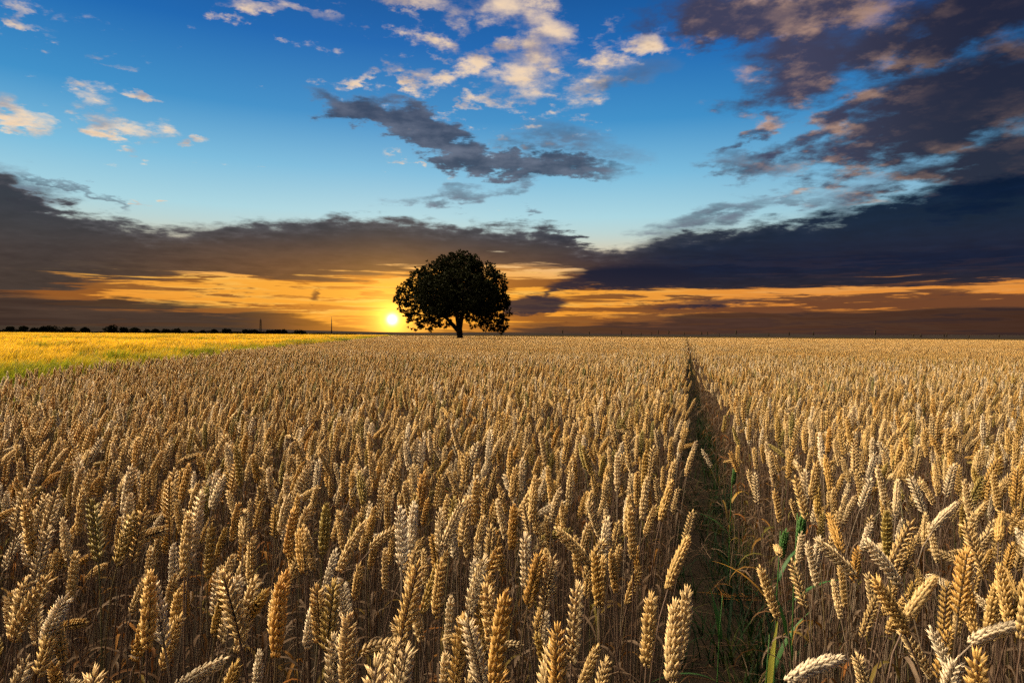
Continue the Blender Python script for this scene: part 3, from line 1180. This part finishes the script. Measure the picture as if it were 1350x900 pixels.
for i in order:
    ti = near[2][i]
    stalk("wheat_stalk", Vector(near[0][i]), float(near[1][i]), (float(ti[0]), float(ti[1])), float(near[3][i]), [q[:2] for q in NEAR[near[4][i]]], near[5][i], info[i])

# ------------------------------------------------------------------ the rest of the field: one object
keep = np.array([i not in SKIP and i not in chosen for i in range(len(nx_))])
groups = [tuple(a[keep] for a in near)]
mx_, my_ = jitter(PITCH_W, 3.2, 16.0, 46.0)
k_ = wheat_mask(mx_, my_)
mx_, my_ = mx_[k_], my_[k_]
groups.append(rows(mx_, my_, 16 + pose_pick(len(mx_)), tint_for(mx_, my_, len(mx_))))
cx_, cy_ = jitter(CL * 0.93, 16.0, 40.0, 44.0)
k_ = wheat_mask(cx_, cy_, margin=CL * 0.42)
cx_, cy_ = cx_[k_], cy_[k_]
groups.append(rows(cx_, cy_, 32 + rng.integers(0, 8, len(cx_)), np.clip(rng.normal(0.50, 0.10, len(cx_)), 0, 1), 0.94, 1.05, 0.02, rng.normal(0.3, 0.6, len(cx_))))
# fill both lips of the track and the barley border with single plants where clumps would spill over
ex_, ey_ = jitter(PITCH_W, 16.0, 40.0, 44.0)
k_ = wheat_mask(ex_, ey_) & ~wheat_mask(ex_, ey_, margin=CL * 0.75)
ex_, ey_ = ex_[k_], ey_[k_]
groups.append(rows(ex_, ey_, 16 + pose_pick(len(ex_)), tint_for(ex_, ey_, len(ex_))))
dx_, dy_ = jitter(CL * 2 * 0.93, 40.0, 225.0, 43.0)
k_ = wheat_mask(dx_, dy_, margin=CL * 0.8)
dx_, dy_ = dx_[k_], dy_[k_]
groups.append(rows(dx_, dy_, 40 + rng.integers(0, 8, len(dx_)), np.clip(rng.normal(0.50, 0.08, len(dx_)), 0, 1), 0.94, 1.05, 0.01, rng.normal(0.3, 0.6, len(dx_))))
ex_, ey_ = jitter(PITCH_W * 1.2, 40.0, 130.0, 20.0)
k_ = wheat_mask(ex_, ey_) & ~wheat_mask(ex_, ey_, margin=CL * 1.2) & (np.abs(ex_ * PN.x + ey_ * PN.y) < 2.0)
ex_, ey_ = ex_[k_], ey_[k_]
groups.append(rows(ex_, ey_, 16 + pose_pick(len(ex_)), tint_for(ex_, ey_, len(ex_))))
wheat = scatter("wheat_field", groups)
print("wheat points", [len(g[3]) for g in groups], "individual", len(order) + len(HERO))
# ------------------------------------------------------------------ barley: long-awned, finer, still green at the foot
def barley_clump(name, size, n, seed, awns, wmul):
    rnd = random.Random(seed)
    am, sm = MB(), MB()
    for _ in range(n):
        bx, by = rnd.uniform(-size / 2, size / 2), rnd.uniform(-size / 2, size / 2)
        hd = rnd.gauss(0.2, 0.9)
        dirv = Vector((math.cos(hd), math.sin(hd), 0))
        h = rnd.uniform(0.56, 0.72)
        p = Vector((bx, by, 0))
        th = rnd.uniform(0.02, 0.12)
        pts = [p.copy()]
        for k in range(4):
            th += 0.05
            p = p + (dirv * math.sin(th) + Vector((0, 0, 1)) * math.cos(th)) * (h / 4)
            pts.append(p.copy())
        side = Vector((-dirv.y, dirv.x, 0))
        fc = Matrix.Rotation(rnd.uniform(0, PI), 3, 'Z') @ side
        ribbon(sm, pts, [0.0035 * wmul] * 5, fc, 0.3, [1.0, 1.0, 1.0, 1.0, 1.0])
        if rnd.random() < 0.9:                                   # a green flag leaf
            q = pts[rnd.choice((1, 2, 3))].copy()
            a = rnd.uniform(0, 2 * PI)
            od = Vector((math.cos(a), math.sin(a), 0))
            lp, t2 = [q.copy()], 0.25
            for k in range(3):
                q = q + (od * math.sin(t2) + Vector((0, 0, 1)) * math.cos(t2)) * 0.06
                t2 += 0.35
                lp.append(q.copy())
            ribbon(sm, lp, [0.004 * wmul, 0.006 * wmul, 0.004 * wmul, 0.0006], Vector((-od.y, od.x, 0)), 0.3, 1.0)
        tn = rnd.uniform(0.8, 1.15)
        for k in range(awns):                                    # the nodding, bearded head
            t2 = th + rnd.uniform(-0.15, 0.30)
            q = pts[-1] - (pts[-1] - pts[-2]) * rnd.uniform(0, 0.4)
            off = side * rnd.uniform(-0.35, 0.35)
            lp = [q.copy()]
            for j in range(3):
                q = q + (dirv * math.sin(t2) + Vector((0, 0, 1)) * math.cos(t2) + off).normalized() * rnd.uniform(0.045, 0.065)
                t2 += rnd.uniform(0.08, 0.35)
                lp.append(q.copy())
            ribbon(am, lp, [0.0030 * wmul, 0.0026 * wmul, 0.0016 * wmul, 0.0004 * wmul], Matrix.Rotation(rnd.uniform(0, PI), 3, 'Z') @ side, 0.3,
                   [tn * 0.85, tn, tn * 1.08, tn * 1.12])
    return lib_add(name, [(sm, M_BARLEY_STEM), (am, M_BARLEY)])


def barley_field():
    n0 = len(LIB.objects)
    BC = 0.5
    for i in range(6):
        barley_clump("x_barley_a_%02d" % i, BC, 62, 70 + i, 6, 1.0)
    for i in range(4):
        barley_clump("x_barley_b_%02d" % i, BC * 3, 330, 90 + i, 4, 2.2)
    groups = []
    for (pitch, r0, r1, i0, cnt) in ((BC * 0.9, 4.0, 34.0, 0, 6), (BC * 3 * 0.9, 34.0, 330.0, 6, 4)):
        n = int(r1 / pitch) + 2
        gx, gy = np.meshgrid(np.arange(-n, 2), np.arange(0, n + 1))
        x = (gx.ravel() + rng.uniform(-0.5, 0.5, gx.size)) * pitch
        y = (gy.ravel() + rng.uniform(-0.5, 0.5, gx.size)) * pitch
        r = np.hypot(x, y)
        a = np.degrees(np.arctan2(np.abs(x) - 1.2, y + 0.6))
        marg = pitch * 0.45 + 0.12
        k = (r >= r0) & (r < r1) & (a < 46) & (side_of_border(x, y) > marg)
        x, y = x[k], y[k]
        # tramlines and thin patches
        gone = rng.random(len(x)) < 0.13
        x, y = x[~gone], y[~gone]
        tl = side_of_border(x, y)
        lane = (np.abs(((tl - 9.0) % 18.0) - 0.3) < 0.7) & (tl > 5)
        x, y, tl = x[~lane], y[~lane], tl[~lane]
        m = len(x)
        wave = 0.5 + 0.5 * np.sin(x * 0.31 + np.sin(y * 0.17) * 2.0) * np.sin(y * 0.23 + 1.3 + x * 0.05)
        tint = np.clip(rng.normal(0.60, 0.22, m) - 0.80 * np.exp(-(tl / 2.4) ** 2) - 0.22 * wave * rng.random(m), 0, 1)
        sc = rng.uniform(0.76, 1.22, m) * (1.0 + 0.10 * np.sin(x * 1.9 + 2.0 * np.sin(y * 0.8)) * np.sin(y * 1.3)) * (1.0 - 0.10 * wave * rng.random(m)) * (1.0 - 0.26 * np.exp(-tl / 1.6))
        P_ = np.stack([x, y, np.zeros(m)], 1)
        groups.append((P_, rng.normal(0.2, 0.5, m), np.zeros((m, 2)), sc, n0 + i0 + rng.integers(0, cnt, m), tint))
    print("barley points", [len(g[3]) for g in groups])
    return scatter("barley_field", groups)


barley = barley_field()
# ------------------------------------------------------------------ trees
def leaf_blade(verts, faces, tones, p, d, side, ln, wd, tn):
    o = len(verts)
    d = d.normalized()
    s = side - d * side.dot(d)
    if s.length < 1e-4:
        s = d.orthogonal()
    s.normalize()
    nn = d.cross(s)
    for q in (p, p + d * ln * 0.45 + s * wd + nn * wd * 0.25, p + d * ln - nn * wd * 0.4, p + d * ln * 0.45 - s * wd + nn * wd * 0.25):
        verts.append(tuple(q))
    faces.append((o, o + 1, o + 2))
    faces.append((o, o + 2, o + 3))
    tones += [tn] * 4


def rosettes(centres, rnd, n_leaf, ln, wd):
    v, f, t = [], [], []
    for c, outw in centres:
        tn = rnd.uniform(0.75, 1.2)
        for _ in range(n_leaf):
            d = Vector((rnd.gauss(0, 1), rnd.gauss(0, 1), rnd.gauss(0, 1))).normalized() * 0.9 + outw * 0.7 + Vector((0, 0, -0.25))
            s = Vector((rnd.gauss(0, 1), rnd.gauss(0, 1), rnd.gauss(0, 1)))
            k = rnd.uniform(0.7, 1.25)
            leaf_blade(v, f, t, c + d * 0.03, d, s, ln * k, wd * k, tn * rnd.uniform(0.85, 1.1))
    return v, f, t


def px_x(x, depth):
    return math.tan(R(pix_azel(x, 443)[0])) * depth


TREE_Y = 78.0
tree = empty("tree", (px_x(606.5, TREE_Y), TREE_Y, 0.0))
tag(tree, "large lone broad-crowned tree, dark against the sunset, beside the setting sun", "tree")
LOBES = [(-0.1, 0, 8.7, 2.3), (0.9, 0.6, 8.9, 1.9), (-1.2, -0.8, 8.6, 1.9), (-3.0, 0.4, 7.7, 2.0), (-4.5, -0.3, 7.4, 1.5), (-5.7, 0.5, 6.1, 1.7), (-6.8, -0.4, 5.5, 0.8),
         (-5.9, 0.2, 4.6, 1.4), (-5.0, -0.8, 3.4, 1.1), (2.6, 0.2, 7.9, 1.9), (3.7, -0.5, 7.0, 1.7), (4.4, 0.4, 6.0, 1.2), (4.8, 0.0, 5.1, 0.85), (4.4, -0.4, 4.2, 1.5),
         (3.9, 0.6, 3.0, 1.2), (2.6, 0.9, 3.5, 1.1), (4.8, 0.3, 2.7, 0.8), (-2.9, 0.8, 3.5, 1.1), (-4.1, 0.5, 2.8, 0.9), (-1.6, 0.2, 4.8, 1.6), (1.1, -0.3, 4.4, 1.5),
         (0, 3.6, 6.6, 2.6), (0.4, -3.6, 6.4, 2.5), (-3.0, 3.3, 5.6, 2.1), (-2.9, -3.2, 5.7, 2.1), (2.8, 3.1, 5.5, 1.9), (2.7, -3.1, 5.6, 1.9), (0, 0, 6.6, 2.9), (-2.4, 0, 6.0, 2.2),
         (2.0, 0, 6.0, 2.1), (-3.6, 0.1, 2.5, 0.8), (-2.0, -0.5, 3.0, 0.9), (1.7, 0.4, 3.2, 1.0), (3.1, -0.2, 2.4, 0.8), (4.6, 0.2, 2.1, 0.6), (-5.3, 0.2, 2.5, 0.7)]
rt = random.Random(3)
tm = MB()


def limb(p0, p1, r0, r1, sag=0.3, n=7):
    p0, p1 = Vector(p0), Vector(p1)
    pts, rr = [], []
    off = Vector((rt.uniform(-1, 1), rt.uniform(-1, 1), 0)) * sag
    for i in range(n):
        t = i / (n - 1)
        pts.append(p0.lerp(p1, t) + off * math.sin(PI * t) + Vector((0, 0, 1)) * (sag * 0.8 * math.sin(PI * t)))
        rr.append(r0 + (r1 - r0) * t ** 0.8)
    tube(tm, pts, rr, 8)
    return pts


tube(tm, [(0.05, 0, -0.1), (0.03, 0, 0.25), (0, 0, 0.9), (-0.08, 0, 1.7), (-0.2, 0, 2.3)], [0.60, 0.43, 0.36, 0.36, 0.40], 12)
limb((-0.1, 0, 1.6), (-2.6, 0.2, 4.1), 0.30, 0.15)
limb((-0.05, 0, 2.1), (0.55, -0.1, 4.6), 0.34, 0.22, 0.15)
limb((-0.15, 0, 2.2), (-0.9, 0.1, 5.4), 0.30, 0.16, 0.15)
limb((0.4, 0, 3.8), (3.4, 0.3, 5.2), 0.20, 0.08)
for (x, y, z, r_) in LOBES:
    st = Vector((0.45, 0, 4.4)) if x > 0.2 else Vector((-0.8, 0, 4.8)) if z > 5.5 else Vector((-1.7, 0.1, 3.4))
    end = Vector((x, y, z))
    pts = limb(st, end, 0.13, 0.045, 0.25)
    for _ in range(4):
        b = pts[rt.randrange(3, 7)]
        dd = Vector((rt.gauss(0, 1), rt.gauss(0, 1), rt.gauss(0.1, 0.8))).normalized()
        limb(b, b + dd * r_ * 0.85, 0.04, 0.012, 0.1, 4)
tm.build("trunk", M_BARK, tree, True)
cen = []
for (x, y, z, r_) in LOBES:
    c = Vector((x, y, z))
    dens = 22.0 if z > 4.9 else 14.0
    for _ in range(int(dens * 4 * r_ * r_)):
        d = Vector((rt.gauss(0, 1), rt.gauss(0, 1), rt.gauss(0, 1))).normalized()
        rad_ = r_ * (rt.uniform(0.45, 1.0) ** 0.5) * rt.choice((0.92, 1.0, 1.0, 1.06, 1.14))
        q = c + d * rad_
        # real gaps: whole twigs are missing from small patches of the crown
        if math.sin(q.x * 2.3 + 1.1) * math.sin(q.z * 2.7 + q.y * 1.9) * math.sin(q.y * 2.1 + q.x) > 0.45:
            continue
        if q.z < 2.3 and abs(q.x + 0.2) < 1.2:
            continue
        cen.append((q, d))
v_, f_, t_ = rosettes(cen, rt, 7, 0.30, 0.085)
crown_me = mesh_from("crown", v_, f_, False, {"tone": t_})
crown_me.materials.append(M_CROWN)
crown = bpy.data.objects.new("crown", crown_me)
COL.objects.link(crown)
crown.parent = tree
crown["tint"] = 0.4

# ---- far trees on the left horizon, one by one
FAR_Y = 620.0
far_spec = [  # photo x, width px, height px above the plain
    (14, 12, 9), (30, 13, 8), (45, 11, 7), (57, 11, 8), (68, 17, 10), (90, 13, 8), (111, 14, 8), (147, 15, 13), (164, 13, 8), (179, 14, 10), (193, 8, 7), (205, 9, 7),
    (219, 11, 6), (232, 13, 6), (252, 11, 5), (268, 9, 5), (283, 9, 6), (299, 11, 7), (324, 9, 7), (330, 8, 6), (337, 9, 6), (356, 12, 5), (366, 10, 6), (376, 12, 6), (396, 12, 4)]
far_names = {
    0: "small round dark tree, first in the far row from the left end",
    7: "tallest round dark tree on the far horizon, standing clear right of a gap",
    4: "wide dark tree with two humps, biggest of the far row's left half",
    9: "broad dark tree right of the tallest one on the horizon",
    6: "dark tree at the edge of the gap left of the tallest far tree",
    17: "rounded dark tree midway between the tallest tree and the lattice mast",
    18: "small dark tree touching the lattice mast's left side",
    24: "lowest flat dark tree, last of the far row before the thin mast",
    23: "low dark tree, second last in the far row towards the thin mast",
    8: "low dark tree squeezed between the tallest far tree and the broad one",
}
order_words = ["first", "second", "third", "fourth", "fifth", "sixth", "seventh", "eighth", "ninth", "tenth", "eleventh", "twelfth", "thirteenth", "fourteenth",
               "fifteenth", "sixteenth", "seventeenth", "eighteenth", "nineteenth", "twentieth", "twenty-first", "twenty-second", "twenty-third", "twenty-fourth", "twenty-fifth"]
for k, (fx, fw, fh) in enumerate(far_spec):
    rnd = random.Random(300 + k)
    Y_ = FAR_Y + rnd.uniform(-30, 30)
    m_px = Y_ / F_PX
    h, wdt = fh * m_px * rnd.uniform(0.70, 0.95) + 0.8, fw * m_px * rnd.uniform(0.75, 1.15)
    t = empty("tree", (px_x(fx, Y_), Y_, 0))
    tag(t, far_names.get(k, f"{'small ' if fh < 7 else ''}dark bushy tree on the horizon, {order_words[k]} from the left in the far row"), "tree", "far trees on the left horizon")
    mb = MB()
    tube(mb, [(0, 0, -0.2), (0.1, 0, h * 0.3), (0, 0.1, h * 0.7)], [0.32, 0.24, 0.10], 6)
    for _ in range(4):
        a = rnd.uniform(0, 2 * PI)
        tube(mb, [(0, 0, h * 0.3), (math.cos(a) * wdt * 0.3, math.sin(a) * wdt * 0.3, h * rnd.uniform(0.5, 0.8))], [0.12, 0.04], 5)
    mb.build("trunk", M_BARK, t, True)
    cs = []
    lobes = [(rnd.uniform(-0.3, 0.3) * wdt, rnd.uniform(-0.3, 0.3) * wdt, h * rnd.uniform(0.35, 0.72), rnd.uniform(0.20, 0.30) * wdt) for _ in range(6)] + [(0, 0, h * 0.62, min(wdt * 0.40, h * 0.38))]
    for (x, y, z, r_) in lobes:
        for _ in range(70):
            d = Vector((rnd.gauss(0, 1), rnd.gauss(0, 1), rnd.gauss(0, 1))).normalized()
            q = Vector((x, y, z)) + Vector((d.x, d.y, d.z * 0.85)) * r_ * rnd.uniform(0.6, 1.05)
            q.z = max(q.z, 0.8)
            cs.append((q, d))
    vv, ff, tt = rosettes(cs, rnd, 3, 0.9, 0.35)
    me = mesh_from("crown", vv, ff, False, {"tone": tt})
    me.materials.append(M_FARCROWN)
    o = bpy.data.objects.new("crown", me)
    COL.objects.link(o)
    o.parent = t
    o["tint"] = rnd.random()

# ---- the unbroken scrub between and behind them
rnd = random.Random(77)
cs = []
for k in range(5200):
    fx = rnd.uniform(-160, 470)
    Y_ = FAR_Y + rnd.uniform(30, 60)
    hh = (3.8 if fx < 118 else 1.4 if fx < 139 else 3.2 if fx < 320 else 2.4 if fx < 400 else 1.4) * (0.7 + 0.3 * math.sin(fx * 0.13) * math.sin(fx * 0.041))
    cs.append((Vector((px_x(fx, Y_), Y_, rnd.uniform(0.1, hh))), Vector((0, 0, 0.5))))
vv, ff, tt = rosettes(cs, rnd, 3, 1.1, 0.5)
me = mesh_from("undergrowth", vv, ff, False, {"tone": tt})
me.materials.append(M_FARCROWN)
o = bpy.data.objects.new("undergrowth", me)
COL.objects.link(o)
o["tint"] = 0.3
tag(o, kind='stuff')


# ---- masts
def bar(mb, a, b, r_):
    tube(mb, [a, b], [r_, r_], 4)


def lattice(mb, h, w0, w1, n, r_):
    lv = []
    for i in range(n + 1):
        z = h * i / n
        w = w0 + (w1 - w0) * i / n
        lv.append([Vector((sx * w, sy * w, z)) for sx, sy in ((-1, -1), (1, -1), (1, 1), (-1, 1))])
    for i in range(n):
        for k in range(4):
            k2 = (k + 1) % 4
            bar(mb, lv[i][k], lv[i + 1][k], r_)
            bar(mb, lv[i][k], lv[i + 1][k2], r_ * 0.6)
            bar(mb, lv[i + 1][k], lv[i + 1][k2], r_ * 0.6)


MAST_Y = 900.0
mast = empty("lattice_mast", (px_x(343.5, MAST_Y), MAST_Y, 0))
tag(mast, "dark steel lattice mast rising from the far trees left of the sun", "mast")
mb = MB()
lattice(mb, 19.5, 1.1, 0.65, 9, 0.24)
mb.build("tower", M_STEEL, mast)
for (zz, ang) in ((15.0, 0.4), (17.0, 2.6), (18.6, 1.4)):
    mb = MB()
    c, s = math.cos(ang), math.sin(ang)
    tube(mb, [(c * 0.8, s * 0.8, zz - 1.0), (c * 0.8, s * 0.8, zz + 1.0)], [0.34, 0.34], 8)
    bar(mb, (c * 0.5, s * 0.5, zz), (c * 0.8, s * 0.8, zz), 0.08)
    mb.build("antenna", M_STEEL, mast)
mb = MB()
tube(mb, [(0, 0, 19.5), (0, 0, 22.0)], [0.30, 0.15], 6)
mb.build("aerial", M_STEEL, mast)

pole = empty("radio_mast", (px_x(437, MAST_Y), MAST_Y, 0))
tag(pole, "tall thin mast standing alone on the horizon just left of the sun", "mast")
mb = MB()
tube(mb, [(0, 0, 0), (0, 0, 10), (0, 0, 20)], [0.75, 0.62, 0.48], 8)
mb.build("pole", M_STEEL, pole, True)
mb = MB()
tube(mb, [(0, 0, 20), (0, 0, 24.5)], [0.34, 0.15], 6)
mb.build("aerial", M_STEEL, pole, True)

# ---- tall weeds and rogue stalks that stand above the far wheat on the right
weed_spec = [(741, 7, 60), (778, 5, 66), (819, 6, 70), (833, 4, 74), (845, 4, 76), (859, 4, 78), (866, 7, 60), (882, 7, 64), (902, 4, 70), (926, 6, 70), (932, 5, 75), (949, 3, 78),
             (972, 8, 55), (1012, 4, 74), (1040, 6, 66), (1071, 7, 62), (1155, 9, 55), (1205, 5, 72), (1214, 5, 66), (1245, 5, 72), (1249, 6, 66), (1277, 4, 74), (1316, 5, 70)]
for k, (wx, wh, wy) in enumerate(weed_spec):
    rnd = random.Random(800 + k)
    h = CAM_H + (wh + 1.0) * wy / F_PX
    t = empty("tall_weed", (px_x(wx, wy), wy, 0))
    tag(t, f"thin dark weed standing above the far wheat, {order_words[k]} from the left right of the tree", "weed", "tall weeds above the far wheat")
    mb = MB()
    ln_ = rnd.uniform(-0.10, 0.10)
    pts = [(0, 0, 0), (ln_ * 0.3, 0, h * 0.5), (ln_, 0, h * 0.82)]
    tube(mb, pts, [0.016, 0.014, 0.012], 5)
    o = mb.build("stem", M_BARK, t, True)
    mb = MB()
    a = Vector((ln_, 0, h * 0.78))
    tube(mb, [a, a + Vector((ln_ * 0.1, 0, h * 0.06)), a + Vector((ln_ * 0.3, 0, h * 0.14)), a + Vector((ln_ * 0.4, 0, h * 0.22))], [0.014, 0.055, 0.048, 0.008], 6)
    for _ in range(10):
        z = rnd.uniform(0.0, 0.2) * h
        d = Vector((rnd.gauss(0, 1), rnd.gauss(0, 1), 1.2)).normalized()
        q = a + Vector((0, 0, z))
        tube(mb, [q, q + d * 0.06, q + d * 0.13], [0.012, 0.024, 0.004], 4)
    mb.build("seed_head", M_BARK, t, True)
# ------------------------------------------------------------------ grass, straw and green shoots in the track
def blade(mb, base, head, ln, wd, th0, curl, seg=6, tone=1.0):
    od = Vector((math.cos(head), math.sin(head), 0))
    sd = Vector((-od.y, od.x, 0))
    p = Vector(base)
    pts, ws, tn = [], [], []
    th = th0
    for i in range(seg + 1):
        t = i / seg
        pts.append(p.copy())
        ws.append(wd * (0.55 + 0.45 * math.sin(PI * min(t + 0.2, 1.0))) * (1 - t ** 3) + 0.0003)
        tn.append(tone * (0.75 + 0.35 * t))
        p = p + (od * math.sin(th) + Vector((0, 0, 1)) * math.cos(th)) * (ln / seg)
        th += curl / seg
    ribbon(mb, pts, ws, sd, 0.3, tn)


n1 = len(LIB.objects)
for i in range(6):
    rnd = random.Random(60 + i)
    mb = MB()
    for _ in range(9):
        blade(mb, (rnd.gauss(0, 0.03), rnd.gauss(0, 0.03), 0), rnd.uniform(0, 2 * PI), rnd.uniform(0.08, 0.30), rnd.uniform(0.0015, 0.0035), rnd.uniform(0.1, 0.7), rnd.uniform(0.3, 1.6))
    lib_add("y_grass_%02d" % i, [(mb, M_GREEN)])
for i in range(4):
    rnd = random.Random(65 + i)
    mb = MB()
    for _ in range(6):
        a = rnd.uniform(0, PI)
        c = Vector((rnd.gauss(0, 0.06), rnd.gauss(0, 0.06), rnd.uniform(0.01, 0.16)))
        d = Vector((math.cos(a), math.sin(a), rnd.uniform(-0.25, 0.4))) * rnd.uniform(0.05, 0.18)
        tube(mb, [c - d, c, c + d], [0.0013, 0.0014, 0.001], 4, [0.8] * 12, cap=False)
        blade(mb, c, rnd.uniform(0, 2 * PI), rnd.uniform(0.06, 0.14), 0.003, rnd.uniform(0.8, 1.8), rnd.uniform(0.3, 1.5), 4)
    lib_add("z_straw_%02d" % i, [(mb, M_LEAF)])


def strip(n, s0, s1, t0, t1, pw=1.7):
    s = s0 + (s1 - s0) * rng.random(n) ** pw
    t = rng.uniform(t0, t1, n)
    return s * PD.x + t * PN.x, s * PD.y + t * PN.y


def put(n, idx0, cnt, s0, s1, t0, t1, tint_mu, tint_sd, smin, smax, pw=1.7):
    x, y = strip(n, s0, s1, t0, t1, pw)
    return (np.stack([x, y, np.full(n, 0.008)], 1), rng.uniform(0, 2 * PI, n), np.zeros((n, 2)), rng.uniform(smin, smax, n), idx0 + rng.integers(0, cnt, n),
            np.clip(rng.normal(tint_mu, tint_sd, n), 0, 1))


scatter("grass", [put(380, n1, 6, 0.6, 40.0, PATH_L - 0.03, PATH_R + 0.05, 0.25, 0.22, 0.5, 1.25),
                  put(150, n1, 6, 0.9, 9.0, PATH_R - 0.10, PATH_R + 0.10, 0.30, 0.22, 0.7, 1.5)])
scatter("litter", [put(110, n1 + 6, 4, 0.6, 30.0, PATH_L - 0.05, PATH_R + 0.08, 0.66, 0.18, 0.7, 1.3)])


def shoot(s, t, h, leaves, label, ear=False):
    """A still green shoot standing at the track's edge, s metres along it and t metres to its right."""
    p = PD * s + PN * t
    px, py = s, t * 100
    root = empty("green_shoot", (p.x, p.y, 0))
    tag(root, label, "green shoot", "green shoots by the path")
    rnd = random.Random(int(px * 7 + py))
    mb = MB()
    pts = [Vector((0, 0, 0)), Vector((0.005, 0, h * 0.4)), Vector((0.012, 0.004, h * 0.75)), Vector((0.02, 0.004, h))]
    tube(mb, pts, [0.0024, 0.0022, 0.0019, 0.0014], 6)
    o = mb.build("stem", M_SHOOT, root, True)
    o["tint"] = 0.25
    for (u, head, ln, wd, th0, curl, tt) in leaves:
        mb = MB()
        blade(mb, pts[0].lerp(pts[-1], u), R(head), ln, wd, th0, curl, 9)
        o = mb.build("leaf", M_SHOOT, root, True)
        o["tint"] = tt
    if ear:
        st, at = centre(h - 0.08, R(4), R(6), 0.085)
        mb = MB()
        build_ear(mb, at, h - 0.08, 0.085, 0.6, 0, rnd, 1.1)
        o = mb.build("ear", M_SHOOT, root, True)
        o["tint"] = 0.3
    return root


shoot(2.05, 0.25, 0.72, [(0.62, 150, 0.26, 0.0075, 0.3, 1.3, 0.95), (0.45, 20, 0.20, 0.008, 0.4, 0.7, 0.2), (0.80, 30, 0.16, 0.006, 0.5, 1.0, 0.1)],
      "green shoot with a drying orange leaf curling left over the path", ear=True)
shoot(1.85, 0.20, 0.50, [(0.55, 45, 0.27, 0.0105, 0.18, 0.25, 0.72), (0.35, 170, 0.22, 0.006, 0.5, 1.2, 0.3)],
      "short green shoot with one broad yellow-green leaf held upright at the path's right edge")
shoot(1.95, 0.28, 0.80, [(0.70, 10, 0.16, 0.006, 0.9, 0.8, 0.15), (0.50, 120, 0.24, 0.008, 0.25, 0.4, 0.15)],
      "tallest dark green wheat shoot with a green ear, right of the path", ear=True)
shoot(3.3, 0.20, 0.66, [(0.75, 35, 0.16, 0.007, 0.6, 1.9, 0.9), (0.50, 150, 0.2, 0.006, 0.6, 1.0, 0.25)],
      "thin green shoot far along the path with a yellow leaf arching right", ear=True)
shoot(2.2, 0.10, 0.46, [(0.7, 110, 0.16, 0.008, 0.2, 0.4, 0.1), (0.4, 200, 0.26, 0.005, 1.0, 0.9, 0.2), (0.3, 330, 0.2, 0.005, 0.9, 0.8, 0.15)],
      "low dark green shoot with spreading blades in the middle of the path")
